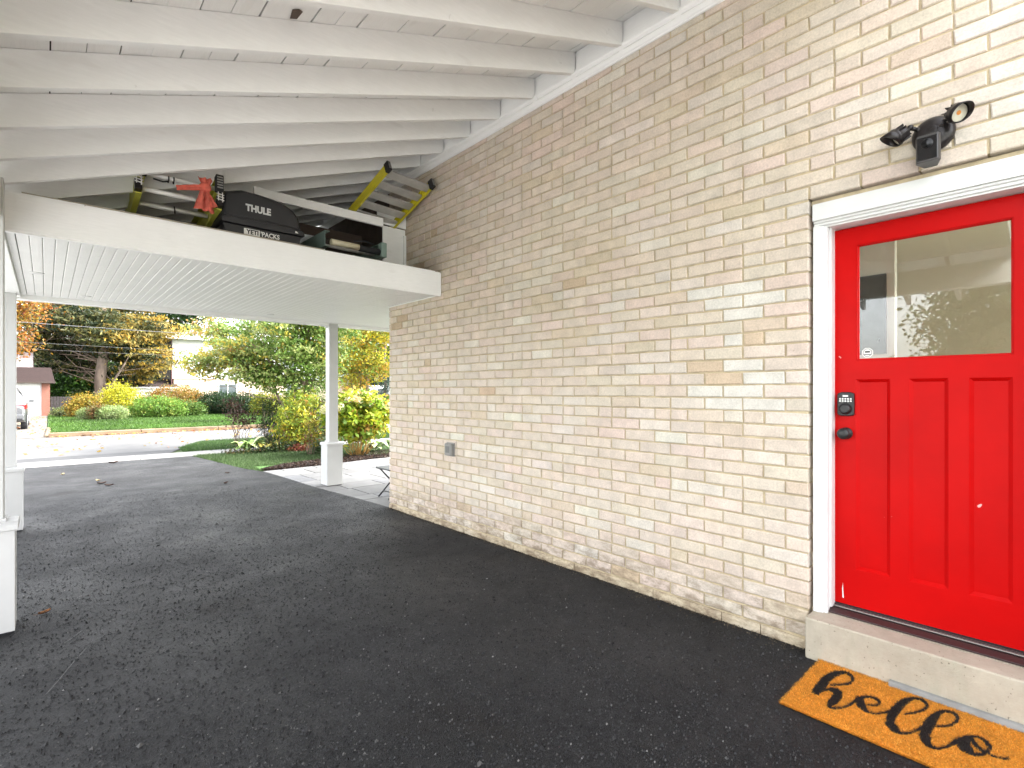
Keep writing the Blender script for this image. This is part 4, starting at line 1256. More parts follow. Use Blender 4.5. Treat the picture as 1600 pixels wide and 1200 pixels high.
    for sel, nm, cc in ((~inside, 'coir_fibres', cols), (inside, 'printed_fibres', ink)):
        n = sel.sum()
        a = rng.uniform(0, 2*math.pi, n); d = np.stack([np.cos(a), np.sin(a), rng.uniform(0, .8, n)], 1)*.0095
        sd = np.stack([-np.sin(a), np.cos(a), np.zeros(n)], 1)*.0011
        b = P[sel] + (np.array([0, 0, .003]) if nm[0] == 'p' else 0)
        V = np.stack([b-sd, b+sd, b+d], 1)
        tag(quads_mesh(nm, V, cc[sel], M['leaf'], root if nm[0] == 'c' else root, 3), kind='stuff')
doormat()

# =================================================================== STOOL
def stool():
    root = empty('folding_stool', (3.59, 6.32, .0), 'black folding stool with crossed legs on the patio, half hidden behind the brick corner', 'stool')
    for yy in (6.18, 6.46):
        MB().tube([(3.390, yy, .015), (3.775, yy, .40)], .011, 8).build('leg', M['black'], root)
        MB().tube([(3.785, yy+.024, .015), (3.420, yy+.024, .40)], .011, 8).build('leg', M['black'], root)
    MB().tube([(3.465, 6.18, .09), (3.465, 6.46, .09)], .008, 8).build('stretcher', M['black'], root)
    MB().tube([(3.695, 6.204, .11), (3.695, 6.484, .11)], .008, 8).build('stretcher', M['black'], root)
    MB().tube([(3.475, 6.18, .10), (3.715, 6.204, .095)], .007, 8).build('stretcher', M['black'], root)
    MB().tube([(3.535, 6.18, .165), (3.655, 6.204, .165)], .007, 8).build('stretcher', M['black'], root)
    m = MB(); m.box(3.375, 3.81, 6.14, 6.52, .402, .424); m.build('seat', M['black'], root, bevel=.010)
stool()

# fallen leaves on the asphalt
def fallen(x, y, s, col, lab, rz, group='dead leaves scattered on the asphalt'):
    m = MB(); n = 9; vs = []
    for i in range(n):
        t = i/(n-1); wdt = math.sin(math.pi*min(1, t*1.02))**.7*.5*(1+.25*math.sin(i*2.4))
        for sgn in (-1, 0, 1):
            xx = (t-.5)*s; yy = sgn*wdt*s*.5
            vs.append((xx*math.cos(rz)-yy*math.sin(rz)+x, xx*math.sin(rz)+yy*math.cos(rz)+y, .006+s*.16*abs(sgn)+s*.22*(t-.5)**2*2))
    fs = [(i*3+j, i*3+j+1, (i+1)*3+j+1, (i+1)*3+j) for i in range(n-1) for j in (0,1)]
    m.add(vs, fs, True)
    m.tube([(x-math.cos(rz)*s*.5, y-math.sin(rz)*s*.5, .012), (x-math.cos(rz)*s*.85, y-math.sin(rz)*s*.85, .02)], .0012, 5)
    o = m.build('fallen_leaf', col, None, at=(x, y, 0))
    tag(o, lab, 'leaf', group)
lb = simple('brown_dead_leaf', (.20,.085,.03), .8, var=.4, scale=40); ld = simple('dark_dead_leaf', (.055,.03,.022), .85, var=.4, scale=40); ly = simple('pale_dead_leaf', (.42,.33,.17), .8, var=.3, scale=40)
fallen(-.008, 4.57, .075, lb, 'brown curled leaf on the asphalt beside the near left post', .6)
fallen(.216, 11.94, .09, ly, 'pale leaf on the far asphalt, nearest to the far left post', 1.1)
fallen(.625, 10.71, .10, ly, 'pale leaf next to two dark leaves in the middle of the driveway', 2.0)
fallen(.651, 10.35, .12, ld, 'upper one of two dark leaves lying together on the driveway', .2)
fallen(.72, 10.05, .12, ld, 'lower one of two dark leaves lying together on the driveway', 2.7)
fallen(1.01, 13.15, .16, ld, 'dark leaf on the driveway close to the pale sidewalk', .3)
fallen(2.107, 9.05, .11, ld, 'dark leaf on the asphalt left of the patio edge', .9)
fallen(2.385, 10.16, .09, ld, 'small dark leaf on the asphalt near the mulch bed', 2.2)

# =================================================================== PLANTS AND STREET
def plant(name, loc, label, cat, group=None):
    return empty(name, (loc[0], loc[1], 0), label, cat, group)

# hydrangea right of the patio post
def hydrangea():
    cx, cy = 5.25, 10.95
    root = plant('hydrangea_bush', (cx, cy), 'large yellow green hydrangea with cream flower heads between post and brick corner', 'bush')
    rng = np.random.default_rng(21)
    stems = MB()
    for i in range(38):
        a = rng.uniform(0, 2*math.pi); r0 = rng.uniform(.02, .22); r1 = rng.uniform(.25, .62)
        limb(stems, (cx+r0*math.cos(a), cy+r0*math.sin(a), .0), (cx+r1*math.cos(a), cy+r1*math.sin(a), rng.uniform(.6, 1.2)), .009, .004, rng, 4, .05, 5)
    stems.build('stems', M['stem'], root)
    crown('foliage', root, [(cx,cy,1.0,.72,.6,.44),(cx-.35,cy,.85,.4,.4,.35),(cx+.4,cy,.9,.4,.4,.38),(cx,cy,.6,.55,.45,.22)], 330, 24, .115,
          [(4,(.36,.45,.03)),(3,(.24,.36,.03)),(2,(.50,.48,.04)),(1.3,(.12,.22,.02)),(.8,(.42,.26,.04))], 22, .10, .8, surf=.4, aspect=.6, ground=.25, fol=.75)
    heads = []
    for i in range(46):
        a = rng.uniform(0, 2*math.pi); t = rng.uniform(0, 1)**.6; hgt = 1.42 - .42*t + rng.normal()*.05
        heads.append((cx+.84*t*math.cos(a), cy+.74*t*math.sin(a), hgt+.04))
    for i, h in enumerate(heads):
        rg = np.random.default_rng(100+i)
        n = 110; d = rg.normal(size=(n,3)); d /= np.linalg.norm(d, axis=1)[:, None]
        P = np.array(h) + d*np.array([.095,.095,.075])*rg.uniform(.7, 1.05, (n,1))
        c = np.array([(.72,.66,.42),(.66,.62,.50),(.62,.60,.28)])[rg.choice(3, n)]*rg.uniform(.8, 1.15, (n,1))
        if i % 7 == 0: c = c*np.array([.95,.72,.62])
        quads_mesh('flower_head', leaves(P, d, .035, c, rg, .8, 1.2), np.clip(c, 0, .9), M['leaf'], root)
hydrangea()

def small_bush(name, label, cat, blobs, n, per, leaf, pal, seed, clump_r, flat=.8, stems=True, group=None, surf=.35, aspect=.55, ground=.02, stem_r=.01, pal_fn=None, fol=None):
    cx = sum(b[0] for b in blobs)/len(blobs); cy = sum(b[1] for b in blobs)/len(blobs)
    root = plant(name, (cx, cy), label, cat, group)
    if stems:
        rng = np.random.default_rng(seed+500); m = MB()
        for b in blobs:
            for k in range(4):
                a = rng.uniform(0, 6.28)
                limb(m, (cx+(b[0]-cx)*.4+.05*math.cos(a), cy+(b[1]-cy)*.4+.05*math.sin(a), 0), (b[0]+b[3]*.6*math.cos(a), b[1]+b[4]*.6*math.sin(a), b[2]+b[5]*.3), stem_r, stem_r*.4, rng, 4, .06, 5)
        m.build('stems', M['bark'], root)
    crown('foliage', root, blobs, n, per, leaf, pal, seed, clump_r, flat, surf=surf, aspect=aspect, ground=ground, pal_fn=pal_fn, fol=fol)
    return root

# garden bed in front
x, y = 4.55, 13.0
small_bush('yellow_shrub', 'tall airy yellow leaved shrub in the garden bed, left of the slim patio post', 'shrub',
    [(x,y,.85,.42,.42,.42),(x+.25,y+.1,1.15,.38,.35,.30),(x-.12,y,.50,.35,.3,.3),(x+.3,y,.5,.35,.3,.35)], 260, 14, .085,
    [(3,(.58,.52,.04)),(4,(.40,.48,.05)),(2.5,(.22,.34,.04)),(.5,(.60,.34,.06))], 31, .09, .8, aspect=.45, fol=.55)
x, y = 5.35, 13.0
small_bush('variegated_shrub', 'pale cream variegated shrub against the left side of the slim patio post', 'shrub',
    [(x,y,.75,.42,.4,.45),(x+.1,y,1.15,.35,.3,.32),(x-.05,y,.4,.4,.35,.3)], 260, 14, .06,
    [(3,(.62,.62,.38)),(3,(.36,.42,.16)),(1.5,(.18,.28,.06))], 32, .09)
x, y = 4.22, 13.9
small_bush('dark_conifer', 'dark green feathery conifer in the garden bed, behind the orange flowers', 'shrub',
    [(x,y,.40,.30,.3,.38),(x+.22,y,.30,.30,.3,.30),(x,y,.85,.20,.2,.35),(x+.05,y+.1,1.1,.35,.3,.2)], 300, 16, .05,
    [(4,(.022,.060,.018)),(3,(.04,.09,.025)),(1.2,(.09,.15,.04))], 33, .07, aspect=.25)
x, y = 3.62, 14.3
small_bush('red_stemmed_shrub', 'thin reddish purple twiggy shrub above the hosta at the garden bed edge', 'shrub',
    [(x,y,.85,.30,.25,.28),(x-.15,y,1.15,.22,.2,.15),(x+.25,y,.75,.25,.2,.2)], 90, 8, .065,
    [(3,(.11,.045,.035)),(2,(.10,.07,.045)),(1,(.20,.12,.07))], 34, .08)
# hosta: arching broad leaves, each its own
def hosta(cx, cy, label, n, L, cols, seed):
    root = plant('hosta', (cx, cy), label, 'plant')
    rng = np.random.default_rng(seed)
    mats = [simple('hosta_leaf_%s' % 'abc'[i], c, .5, var=.2, scale=12, bump=.2) for i, c in enumerate(cols)]
    for i in range(n):
        a = 2*math.pi*i/n+rng.normal()*.25; l = L*rng.uniform(.7, 1.15); vs = []
        hgt = l*rng.uniform(.5, .9); K = 8
        for k in range(K+1):
            t = k/K; r_ = l*t; z = hgt*math.sin(math.pi*.75*t)*.75+.01
            wd = l*.24*max(.0, math.sin(math.pi*min(1, max(0, (t-.22)/.78))))**.7+.004
            for s in (-1, 0, 1):
                vs.append((cx+r_*math.cos(a)-s*wd*math.sin(a), cy+r_*math.sin(a)+s*wd*math.cos(a), z+abs(s)*wd*.35))
        fs = [(k*3+j, k*3+j+1, (k+1)*3+j+1, (k+1)*3+j) for k in range(K) for j in (0,1)]
        MB().add(vs, fs, True).build('leaf', mats[rng.integers(len(mats))], root)
hosta(3.55, 13.3, 'pale green hosta with broad arching leaves at the left end of the garden bed', 22, .42, [(.34,.42,.16),(.24,.36,.10),(.42,.46,.24)], 5)
hosta(3.95, 13.2, 'yellowing hosta between the pale hosta and the orange flowers', 14, .34, [(.36,.30,.05),(.24,.26,.05),(.44,.40,.10)], 6)
hosta(5.85, 11.35, 'striped pale hosta at the foot of the hydrangea by the brick corner', 20, .38, [(.40,.46,.26),(.28,.38,.16),(.50,.52,.34)], 7)
# orange chrysanthemum heads, red ground cover, thin twig shrub in the lawn
mum = plant('orange_flowers', (4.35, 13.2), 'cluster of round orange flower heads among the garden bed greenery', 'flowers')
rng = np.random.default_rng(41); ms = MB()
for i, (fx_, fy_, fz_) in enumerate([(4.13,13.2,.50),(4.26,13.2,.54),(4.36,13.22,.60),(4.45,13.3,.47)]):
    n = 120; d = rng.normal(size=(n,3)); d /= np.linalg.norm(d, axis=1)[:, None]
    P = np.array((fx_,fy_,fz_)) + d*np.array([.065,.065,.045])
    c = np.array([(.62,.30,.05),(.66,.40,.10)])[rng.choice(2, n)]*rng.uniform(.8, 1.2, (n,1))
    quads_mesh('flower_head', leaves(P, d, .035, c, rng, .5, 1.2), np.clip(c, 0, .9), M['leaf'], mum)
    limb(ms, (4.3+.1*(i-1.5), 13.25, 0), (fx_, fy_, fz_), .006, .004, rng, 4, .04, 5)
ms.build('stems', M['stem'], mum)
small_bush('red_ground_cover', 'low red orange plant on the soil under the yellow shrub', 'plant',
    [(4.65,12.7,.06,.34,.2,.07)], 70, 12, .06, [(3,(.36,.10,.05)),(2,(.28,.05,.03)),(1,(.40,.22,.10))], 42, .06, stems=False)
small_bush('leafy_edging', 'dark leafy edging plants along the front of the garden bed', 'plant',
    [(3.9,12.95,.12,.45,.3,.14),(4.4,12.9,.10,.4,.3,.12),(5.0,12.7,.12,.5,.3,.15),(3.3,13.1,.06,.4,.25,.08)], 260, 12, .05,
    [(3,(.05,.10,.03)),(2,(.09,.15,.04)),(1,(.20,.12,.05)),(1,(.26,.24,.05))], 43, .08, stems=False)
small_bush('young_twig_shrub', 'slender young shrub with sparse yellow leaves just left of the slim post', 'shrub',
    [(4.45,11.75,.42,.22,.2,.22),(4.50,11.75,.68,.16,.15,.15)], 60, 6, .07, [(3,(.52,.44,.05)),(2,(.30,.34,.05)),(1,(.40,.16,.05))], 44, .06, stem_r=.009)
small_bush('grass_tuft', 'pale striped grass tuft beside the young twig shrub, next to the post base', 'plant',
    [(4.85,11.9,.16,.26,.2,.16)], 90, 14, .16, [(3,(.30,.38,.20)),(2,(.20,.30,.12))], 45, .06, stems=False, aspect=.10)
small_bush('mid_green_filler', 'mid green leafy mass between the conifer and the yellow shrub', 'shrub',
    [(5.0,14.0,.5,.5,.35,.42),(5.6,14.2,.6,.5,.35,.5),(4.6,14.2,.75,.4,.3,.4)], 300, 16, .07,
    [(3,(.10,.18,.03)),(2,(.26,.30,.04)),(1,(.05,.10,.02))], 46, .1)

# trees ---------------------------------------------------------------------
def tree(name, label, base, trunks, blobs, n, per, leaf, pal, seed, clump_r, flat=.5, bark='bark', limbs=30, surf=.5, group=None, aspect=.55, pal_fn=None, cat='tree', fol=None):
    root = plant(name, base, label, cat, group)
    rng = np.random.default_rng(seed)
    fol, cc = crown('crown', root, blobs, n, per, leaf, pal, seed+1, clump_r, flat, surf=surf, aspect=aspect, pal_fn=pal_fn, fol=fol)
    tm = MB(); nodes = []
    for (p0, p1, r0, r1) in trunks:
        pts = limb(tm, p0, p1, r0, r1, rng, 8, .008, 10)
        nodes += [(p, r0*(1-i/8)+r1*i/8) for i, p in enumerate(pts) if i >= 2]
    tm.build('trunk', M[bark], root)
    lm = MB()
    sel = rng.choice(len(cc), min(limbs, len(cc)), replace=False)
    for i in sel:
        c = cc[i]
        below = [(np.linalg.norm(np.array(p)[:2]-c[:2])+1.6*abs(p[2]-(c[2]-.35*np.linalg.norm(np.array(p)[:2]-c[:2]))), p, r_) for p, r_ in nodes if p[2] < c[2]+.3]
        if not below: continue
        below.sort(key=lambda q: q[0]); _, p, r_ = below[min(len(below)-1, int(rng.integers(0, 2)))]
        rr = min(r_*.45, .02+.004*np.linalg.norm(np.array(p)-c))
        pts = limb(lm, p, c, rr, rr*.25, rng, 5, .07, 6)
        for k in range(2):
            q = np.array(pts[2+k]); e = c + rng.normal(size=3)*clump_r*2*np.array([1,1,.5])
            limb(lm, q, e, rr*.4, rr*.12, rng, 3, .08, 5)
    lm.build('branches', M['bark'], root)
    return root

# young front yard tree with three stems
bx, by = 5.15, 13.75
tree('young_tree', 'young multi stemmed tree with green and yellow leaves in the front garden bed', (bx, by),
     [((bx,by,0),(bx+.02,by+.05,3.4),.060,.030), ((bx-.25,by+.1,0),(bx-.30,by+.15,2.6),.045,.02), ((bx-.35,by,0),(bx-1.0,by+.5,2.9),.040,.018), ((bx,by,1.6),(bx-1.3,by+.4,2.7),.03,.012), ((bx,by,1.3),(bx+.6,by+.1,3.0),.03,.012)],
     [(bx-.2,by,2.5,1.0,.9,.7),(bx-1.2,by+.7,2.35,.9,.7,.5),(bx-.7,by+.2,1.75,.95,.6,.35),(bx+.2,by,1.75,.6,.5,.35),(bx+.5,by,2.5,.6,.6,.7),(bx-2.0,by+1.5,2.2,.65,.6,.42),(bx-1.6,by+1.0,2.5,.8,.6,.4),(bx-1.1,by+.6,1.95,.8,.6,.3),(*far(345,15.2),3.25,.95,.6,.42),(*far(415,14.6),3.2,1.0,.6,.5),(bx,by,3.3,1.6,1.2,.6)],
     1050, 32, .085, [(4,(.15,.26,.04)),(3,(.26,.37,.08)),(2,(.40,.46,.14)),(1,(.60,.50,.08)),(.4,(.62,.38,.14))], 51, .15, .40, limbs=60, surf=.6, fol=.62,
     pal_fn=lambda c, rng: int(rng.choice([3,4,2,1], p=[.26,.06,.40,.28])) if c[0] < bx-1.4 else int(rng.choice([0,1,2,3], p=[.42,.33,.2,.05])) )

# big larch across the street, dark and gold
D = 37
def spot(u, v, D): x, y = far(u, D); return (x, y, hz(v, D))
tb = far(158, D)
def bl(u, v, D, ru, rv, depth=2.2):
    x, y, z = spot(u, v, D); s = D/800
    return (x, y, z, ru*s, depth, rv*s)
def gold_right(c, rng):
    # golden needles at the outer right side of the crown, dark inside
    k = (c[0]-tb[0])/4.5
    p = min(.9, max(.08, .25+.55*k))
    return int(rng.choice([3,4])) if rng.random() < p else int(rng.choice([0,1,2], p=[.32,.33,.35]))
tree('larch_tree', 'tall larch turning gold with a thick bare pale trunk, on the lawn across the street', tb,
     [((*far(158,34.6),-.1),(tb[0]-.05,tb[1]-1,9.5),.36,.22), ((*far(160,34.6),.9),(*far(196,34.8),3.4),.09,.05)],
     [bl(150,500,D,95,30),bl(95,540,D,50,26),bl(215,515,D,55,24),bl(235,560,D,38,22),bl(90,500,D,60,26),bl(150,455,D,110,34),bl(190,590,D,45,12),bl(200,545,D,50,22),bl(110,570,D,40,14),bl(158,520,33.6,45,22,.8),bl(130,500,33.6,50,25,.8)],
     1900, 44, .27, [(3,(.030,.048,.020)),(3,(.060,.078,.028)),(3,(.16,.155,.05)),(3,(.36,.29,.08)),(2,(.50,.33,.05))], 61, .42, .20, 'bark_pale', 70, surf=.6, aspect=.35, pal_fn=gold_right, fol=.62)
# orange maple at the upper left
tb2 = far(6, 27)
tree('orange_maple', 'orange leaved maple at the left edge above the garage', tb2,
     [((tb2[0],tb2[1],0),(tb2[0],tb2[1],6.5),.16,.07)],
     [bl(20,500,27,42,32,1.5),bl(0,470,27,70,35,1.5),bl(10,550,27,38,26,1.5),bl(35,530,27,22,20,1.2),bl(30,470,27,45,25,1.5)],
     240, 16, .17, [(3,(.62,.24,.03)),(3,(.58,.34,.04)),(2,(.50,.14,.04)),(1.4,(.26,.24,.05))], 62, .32, .55, limbs=45, surf=.6)
# green trees and shrubs behind
tree('bushy_green_tree', 'bright green bushy tree between the garage and the larch trunk', far(112, 43),
     [((*far(112,43),0),(*far(112,43),4.5),.15,.06)], [bl(110,590,43,38,26,2),bl(85,605,43,22,26,2),bl(140,600,43,28,30,2),bl(120,570,43,40,20,2)],
     420, 26, .24, [(3,(.06,.16,.015)),(3,(.10,.24,.02)),(2,(.03,.08,.012))], 63, .38, .7, limbs=10)
tree('dark_green_tree', 'dark green tree right behind the larch trunk', far(185, 44),
     [((*far(185,44),0),(*far(185,44),4.5),.15,.06)], [bl(180,600,44,30,30,2),bl(205,590,44,34,22,2),bl(225,600,44,30,10,2)],
     330, 26, .24, [(3,(.02,.05,.012)),(2,(.045,.10,.02)),(1,(.20,.26,.03))], 64, .38, .7, limbs=8)
tree('green_backdrop_tree', 'tall soft green tree rising behind the white house roof', far(282, 58),
     [((*far(282,58),0),(*far(282,58),10),.3,.1)], [bl(285,490,58,40,40,3),bl(262,515,58,28,26,3),bl(310,470,58,60,30,3)],
     360, 30, .32, [(3,(.07,.17,.04)),(2,(.12,.25,.06)),(1,(.03,.09,.03))], 65, .6, .6, limbs=10)
tree('yellow_tree', 'yellow leaved tree filling the gap between the slim post and the brick corner', far(572, 22),
     [((*far(575,22),0),(*far(572,22),4.0),.10,.05),((*far(575,22),.8),(*far(548,22),3.6),.05,.03)],
     [bl(570,545,22,40,28,1.2),bl(545,570,22,30,26,1.2),bl(590,575,22,22,22,1.2),bl(580,510,22,50,25,1.2),bl(552,600,22,22,14,1)],
     420, 22, .12, [(3,(.60,.50,.03)),(2,(.46,.44,.04)),(2,(.24,.32,.04)),(1,(.52,.30,.03))], 66, .2, .6, limbs=40, fol=.55)
tree('blue_spruce', 'blue green spruce beside the brick corner, behind the yellow tree', far(602, 30),
     [((*far(602,30),0),(*far(602,30),4.5),.12,.04)], [bl(602,618,30,17,14,.8),bl(603,598,30,13,14,.7),bl(604,575,30,9,14,.5)],
     200, 26, .10, [(3,(.06,.12,.09)),(2,(.10,.17,.13))], 67, .2, .5, limbs=10, aspect=.25)
for i, (u, v, D, ru, rv, pal, lab) in enumerate([
    (60, 560, 62, 70, 45, [(2,(.14,.22,.05)),(2,(.30,.30,.06)),(1,(.05,.10,.03))], 'olive tree in the far row behind the garage roof'),
    (120, 585, 52, 80, 26, [(2,(.05,.11,.03)),(2,(.10,.16,.04)),(1,(.02,.05,.02))], 'dark green tree in the far row behind the larch'),
    (220, 560, 56, 60, 45, [(2,(.05,.10,.03)),(2,(.12,.14,.04)),(1,(.02,.05,.02))], 'olive tree in the far row right of the larch'),
    (345, 600, 56, 60, 16, [(2,(.20,.28,.03)),(2,(.42,.40,.04)),(1,(.07,.13,.03))], 'yellow green trees low behind the hedge'),
    (420, 560, 60, 55, 45, [(2,(.10,.20,.04)),(1,(.20,.28,.06))], 'soft green tree far behind the young tree'),
    (490, 550, 55, 60, 55, [(2,(.16,.24,.07)),(2,(.28,.34,.12))], 'pale green tree far behind the slim post'),
    (560, 540, 52, 55, 60, [(2,(.20,.28,.06)),(2,(.36,.38,.08))], 'yellowish tree far behind the yellow tree'),
    (640, 550, 50, 60, 60, [(2,(.10,.20,.04)),(1,(.20,.28,.06))], 'green tree behind the brick corner')]):
    b = far(u, D)
    tree('backdrop_tree', lab, b, [((*b,0),(*b,7),.25,.08)], [bl(u,v,D,ru,rv,4),bl(u-ru*.4,v+25,D,ru*.6,rv*.6,4),bl(u+ru*.4,v+28,D,ru*.6,rv*.6,4),bl(u,v+45,D,ru*.8,rv*.5,3)],
         420, 26, .40, pal, 70+i*3, .8, .6, limbs=8, group='trees in the far row beyond the houses')

# shrubs across the street
def sh(name, label, u0, u1, v0, v1, D, pal, seed, leaf=.10, cl=.16, n=260, per=22, flat=.8, cat='bush', surf=.25, fol=None):
    D = min(D, 1176/(v1-611)); uc = (u0+u1)/2; s = D/800; x, y = far(uc, D); h = (v1-v0)*s; wd = (u1-u0)*s/2
    bs = [(x, y, h*.5, wd, wd*.8, h*.5), (x-wd*.4, y, h*.42, wd*.6, wd*.6, h*.42), (x+wd*.4, y-.1, h*.40, wd*.58, wd*.6, h*.42)]
    return small_bush(name, label, cat, bs, n, per, leaf, pal, seed, cl, flat, True, surf=surf, ground=.03, stem_r=.03, fol=fol)
sh('golden_shrub', 'rounded golden yellow shrub in front of the larch', 163, 212, 598, 650, 35, [(4,(.60,.56,.03)),(2,(.44,.46,.03)),(.8,(.22,.28,.02))], 81, fol=.62)
sh('orange_shrub', 'orange and yellow shrub left of the golden one', 113, 152, 616, 652, 35, [(3,(.62,.38,.04)),(2,(.62,.50,.06)),(1,(.30,.30,.05))], 82)
sh('pale_pink_shrub', 'pale peach coloured shrub between the orange and golden ones', 148, 172, 612, 648, 35.5, [(3,(.60,.44,.28)),(2,(.50,.50,.26)),(1,(.26,.32,.10))], 83, n=140)
sh('small_green_shrub', 'small green shrub above the orange one', 117, 142, 606, 640, 37, [(3,(.13,.22,.04)),(2,(.24,.30,.06))], 84, n=140)
sh('green_shrub', 'mid green shrub in front of the larch trunk base', 140, 172, 602, 640, 37.5, [(3,(.04,.13,.03)),(2,(.08,.20,.05))], 85, n=150)
sh('clipped_round_shrub', 'small clipped pale green round shrub, left of the brown grass clump', 125, 150, 638, 656, 33, [(3,(.34,.42,.18)),(2,(.24,.34,.10))], 86, leaf=.06, cl=.07, n=200, surf=.12, fol=.75)
sh('clipped_round_shrub', 'larger clipped pale green oval shrub, right of the brown grass clump', 156, 195, 634, 655.5, 33, [(3,(.34,.42,.18)),(2,(.24,.34,.10))], 87, leaf=.06, cl=.07, n=320, surf=.12, fol=.75)
sh('ornamental_grass', 'brown green grass clump between the two clipped shrubs', 145, 157, 634, 656, 33.3, [(2,(.20,.20,.05)),(2,(.30,.16,.05))], 88, n=80, cat='plant')
sh('low_border_plant', 'low pale green border plants by the dark fence', 86, 116, 637, 651, 36.5, [(3,(.26,.32,.12)),(1,(.36,.40,.10))], 89, leaf=.08, cl=.1, n=160, cat='plant')
sh('rounded_green_bush', 'broad rounded light green bush at the lawn edge', 212, 283, 620, 652, 35, [(4,(.20,.36,.05)),(2,(.12,.26,.03)),(1.2,(.36,.44,.08))], 90, n=520, cl=.15, fol=.6)
sh('yellow_tip_bush', 'small yellow topped bush behind the broad green bush', 214, 238, 612, 640, 37, [(3,(.56,.52,.05)),(1,(.26,.32,.04))], 91, n=130)
sh('amber_bush', 'large amber orange bush left of the dark hedge', 238, 318, 602, 648, 38, [(4,(.48,.32,.05)),(3,(.56,.26,.04)),(1.4,(.28,.26,.05))], 92, n=560, cl=.18)
sh('green_bush', 'green bush at the foot of the amber one', 278, 316, 628, 650, 36, [(3,(.14,.28,.04)),(1,(.24,.36,.06))], 93, n=200)
sh('dark_hedge', 'dark green spreading juniper hedge behind the lawn', 308, 365, 610, 647, 38, [(4,(.022,.07,.022)),(3,(.045,.11,.03)),(1,(.10,.18,.05))], 94, n=460, flat=.35, cl=.22)
sh('dark_hedge', 'dark green juniper hedge farther right, behind the garden bed', 352, 415, 612, 647, 38.5, [(4,(.022,.07,.022)),(3,(.045,.11,.03)),(1,(.10,.18,.05))], 95, n=460, flat=.35, cl=.22)
sh('yellow_bush', 'yellow bush behind the young tree stems', 398, 440, 612, 650, 37, [(3,(.50,.46,.03)),(2,(.20,.30,.03))], 96, n=260)
sh('yellow_bush', 'yellow green bush across the street behind the yellow shrub', 440, 500, 606, 648, 36, [(3,(.44,.46,.03)),(2,(.18,.30,.03))], 97, n=360)
tag(sheet('far_mulch', [(.6,31.2),(2.2,30.2),(4.6,31.6),(6.2,34.5),(12,40),(12,43),(.2,43),(.3,35)], .010, M['mulch']), kind='structure')

# hedge and lawn trees on the open left side of the carport (seen only as reflection in the door glass)
small_bush('side_hedge', 'tall green hedge along the open left side of the carport', 'hedge',
    [(-9.5,-3,1.8,.8,2,1.9),(-9.5,-.5,1.8,.8,1.8,1.9),(-9.5,1.2,1.8,.8,1.2,1.9),(-9.5,-2,3.2,.9,2.6,1.5),(-9.5,1.0,3.1,.9,1.6,1.5)], 2400, 22, .14, [(3,(.06,.13,.03)),(2,(.12,.20,.05))], 98, .25, ground=.02, stem_r=.03)

# =================================================================== BUILDINGS ACROSS THE STREET
gy = 41.0
gar = empty('garage_house', (-1.6, gy+3, 0), 'brick garage with white door and brown mansard roof at the left, behind the silver car', 'garage')
M['red_brick'] = simple('pinkish_brick', (.20,.085,.06), .9, var=.2, scale=6, bump=.6, bscale=14, sc=(1,1,3))
g = MB(); g.box(-.20, .17, gy, gy+7, 0, 2.02); g.box(-8, -4.2, gy, gy+7, 0, 2.02); g.box(-4.2, -.20, gy+.25, gy+7, 2.0, 2.05)
g.build('wall', M['red_brick'], gar)
gd = MB()
gd.box(-4.2, -.20, gy+.12, gy+.16, 0, 1.99)
gdo = gd.build('garage_door', simple('white_garage_door', (.74,.74,.75), .5, var=.05, bump=.05), gar)
for i in range(8):
    box('door_section', M['clean_white'], gdo, -4.19, -.25, gy+.095, gy+.119, .02+i*.247, .255+i*.247, .006)
ms_ = MB(); ms_.add([(-8.2,gy-.35,1.98),(.40,gy-.35,1.98),(.22,gy+.1,2.86),(-8.2,gy+.1,2.86),(-8.2,gy+7.2,1.98),(.40,gy+7.2,1.98),(.22,gy+6.8,2.86),(-8.2,gy+6.8,2.86)], [(0,1,2,3),(1,5,6,2),(5,4,7,6),(4,0,3,7),(3,2,6,7),(0,4,5,1)])
ms_.build('mansard_roof', M['shingle'], gar)
up = MB(); up.prism([(gy+.4, 2.87), (gy+3.5, 3.9), (gy+6.6, 2.87)], 'x', -8.0, -.6); up.build('upper_roof', simple('grey_brown_shingles', (.16,.13,.13), .9, var=.2, scale=10, bump=.5, bscale=20), gar)
box('eave_strip', simple('dark_brown_eave', (.04,.025,.02), .6), gar, -8.2, .42, gy-.37, gy-.352, 1.93, 2.03)

# dark board fence
fen = empty('board_fence', (.9, 43, 0), 'dark board fence between the garage and the shrubs', 'fence')
M['fence'] = simple('dark_fence_board', (.03,.027,.027), .85, var=.3, scale=5, bump=.4)
x = .2
while x < 1.75:
    box('board', M['fence'], fen, x+.006, x+.134, 43, 43.02, 0, 1.12+rnd.uniform(-.01,.01)); x += .14
box('fence_rail', M['fence'], fen, .2, 1.75, 43.022, 43.06, .85, .93)

# white house
hx0, hy0 = far(269, 40)
whs = empty('white_house', (hx0+6, hy0+5, 0), 'two storey house with white upper siding and pale roof, behind the amber bush', 'house')
M['siding'] = simple('white_siding', (.62,.62,.61), .6, var=.03, bump=.1)
z0_, z1_ = 2.45, 5.62
m = MB(); m.box(hx0, hx0+15, hy0, hy0+10, z0_, z1_); m.build('upper_wall', M['siding'], whs)
m = MB(); m.box(hx0+.1, hx0+15, hy0+.12, hy0+10, 0, z0_-.002); m.build('lower_wall', M['red_brick'], whs)
lc = simple('pale_peach_stucco', (.55,.42,.33), .9, var=.08)
box('lower_panel', lc, whs, hx0+.12, hx0+15, hy0+.06, hy0+.118, .6, z0_-.004)
for i in range(12):
    box('siding_board', M['siding'], whs, hx0+.005, hx0+15, hy0-.022, hy0-.002, z0_+.01+i*.262, z0_+.258+i*.262, .004)
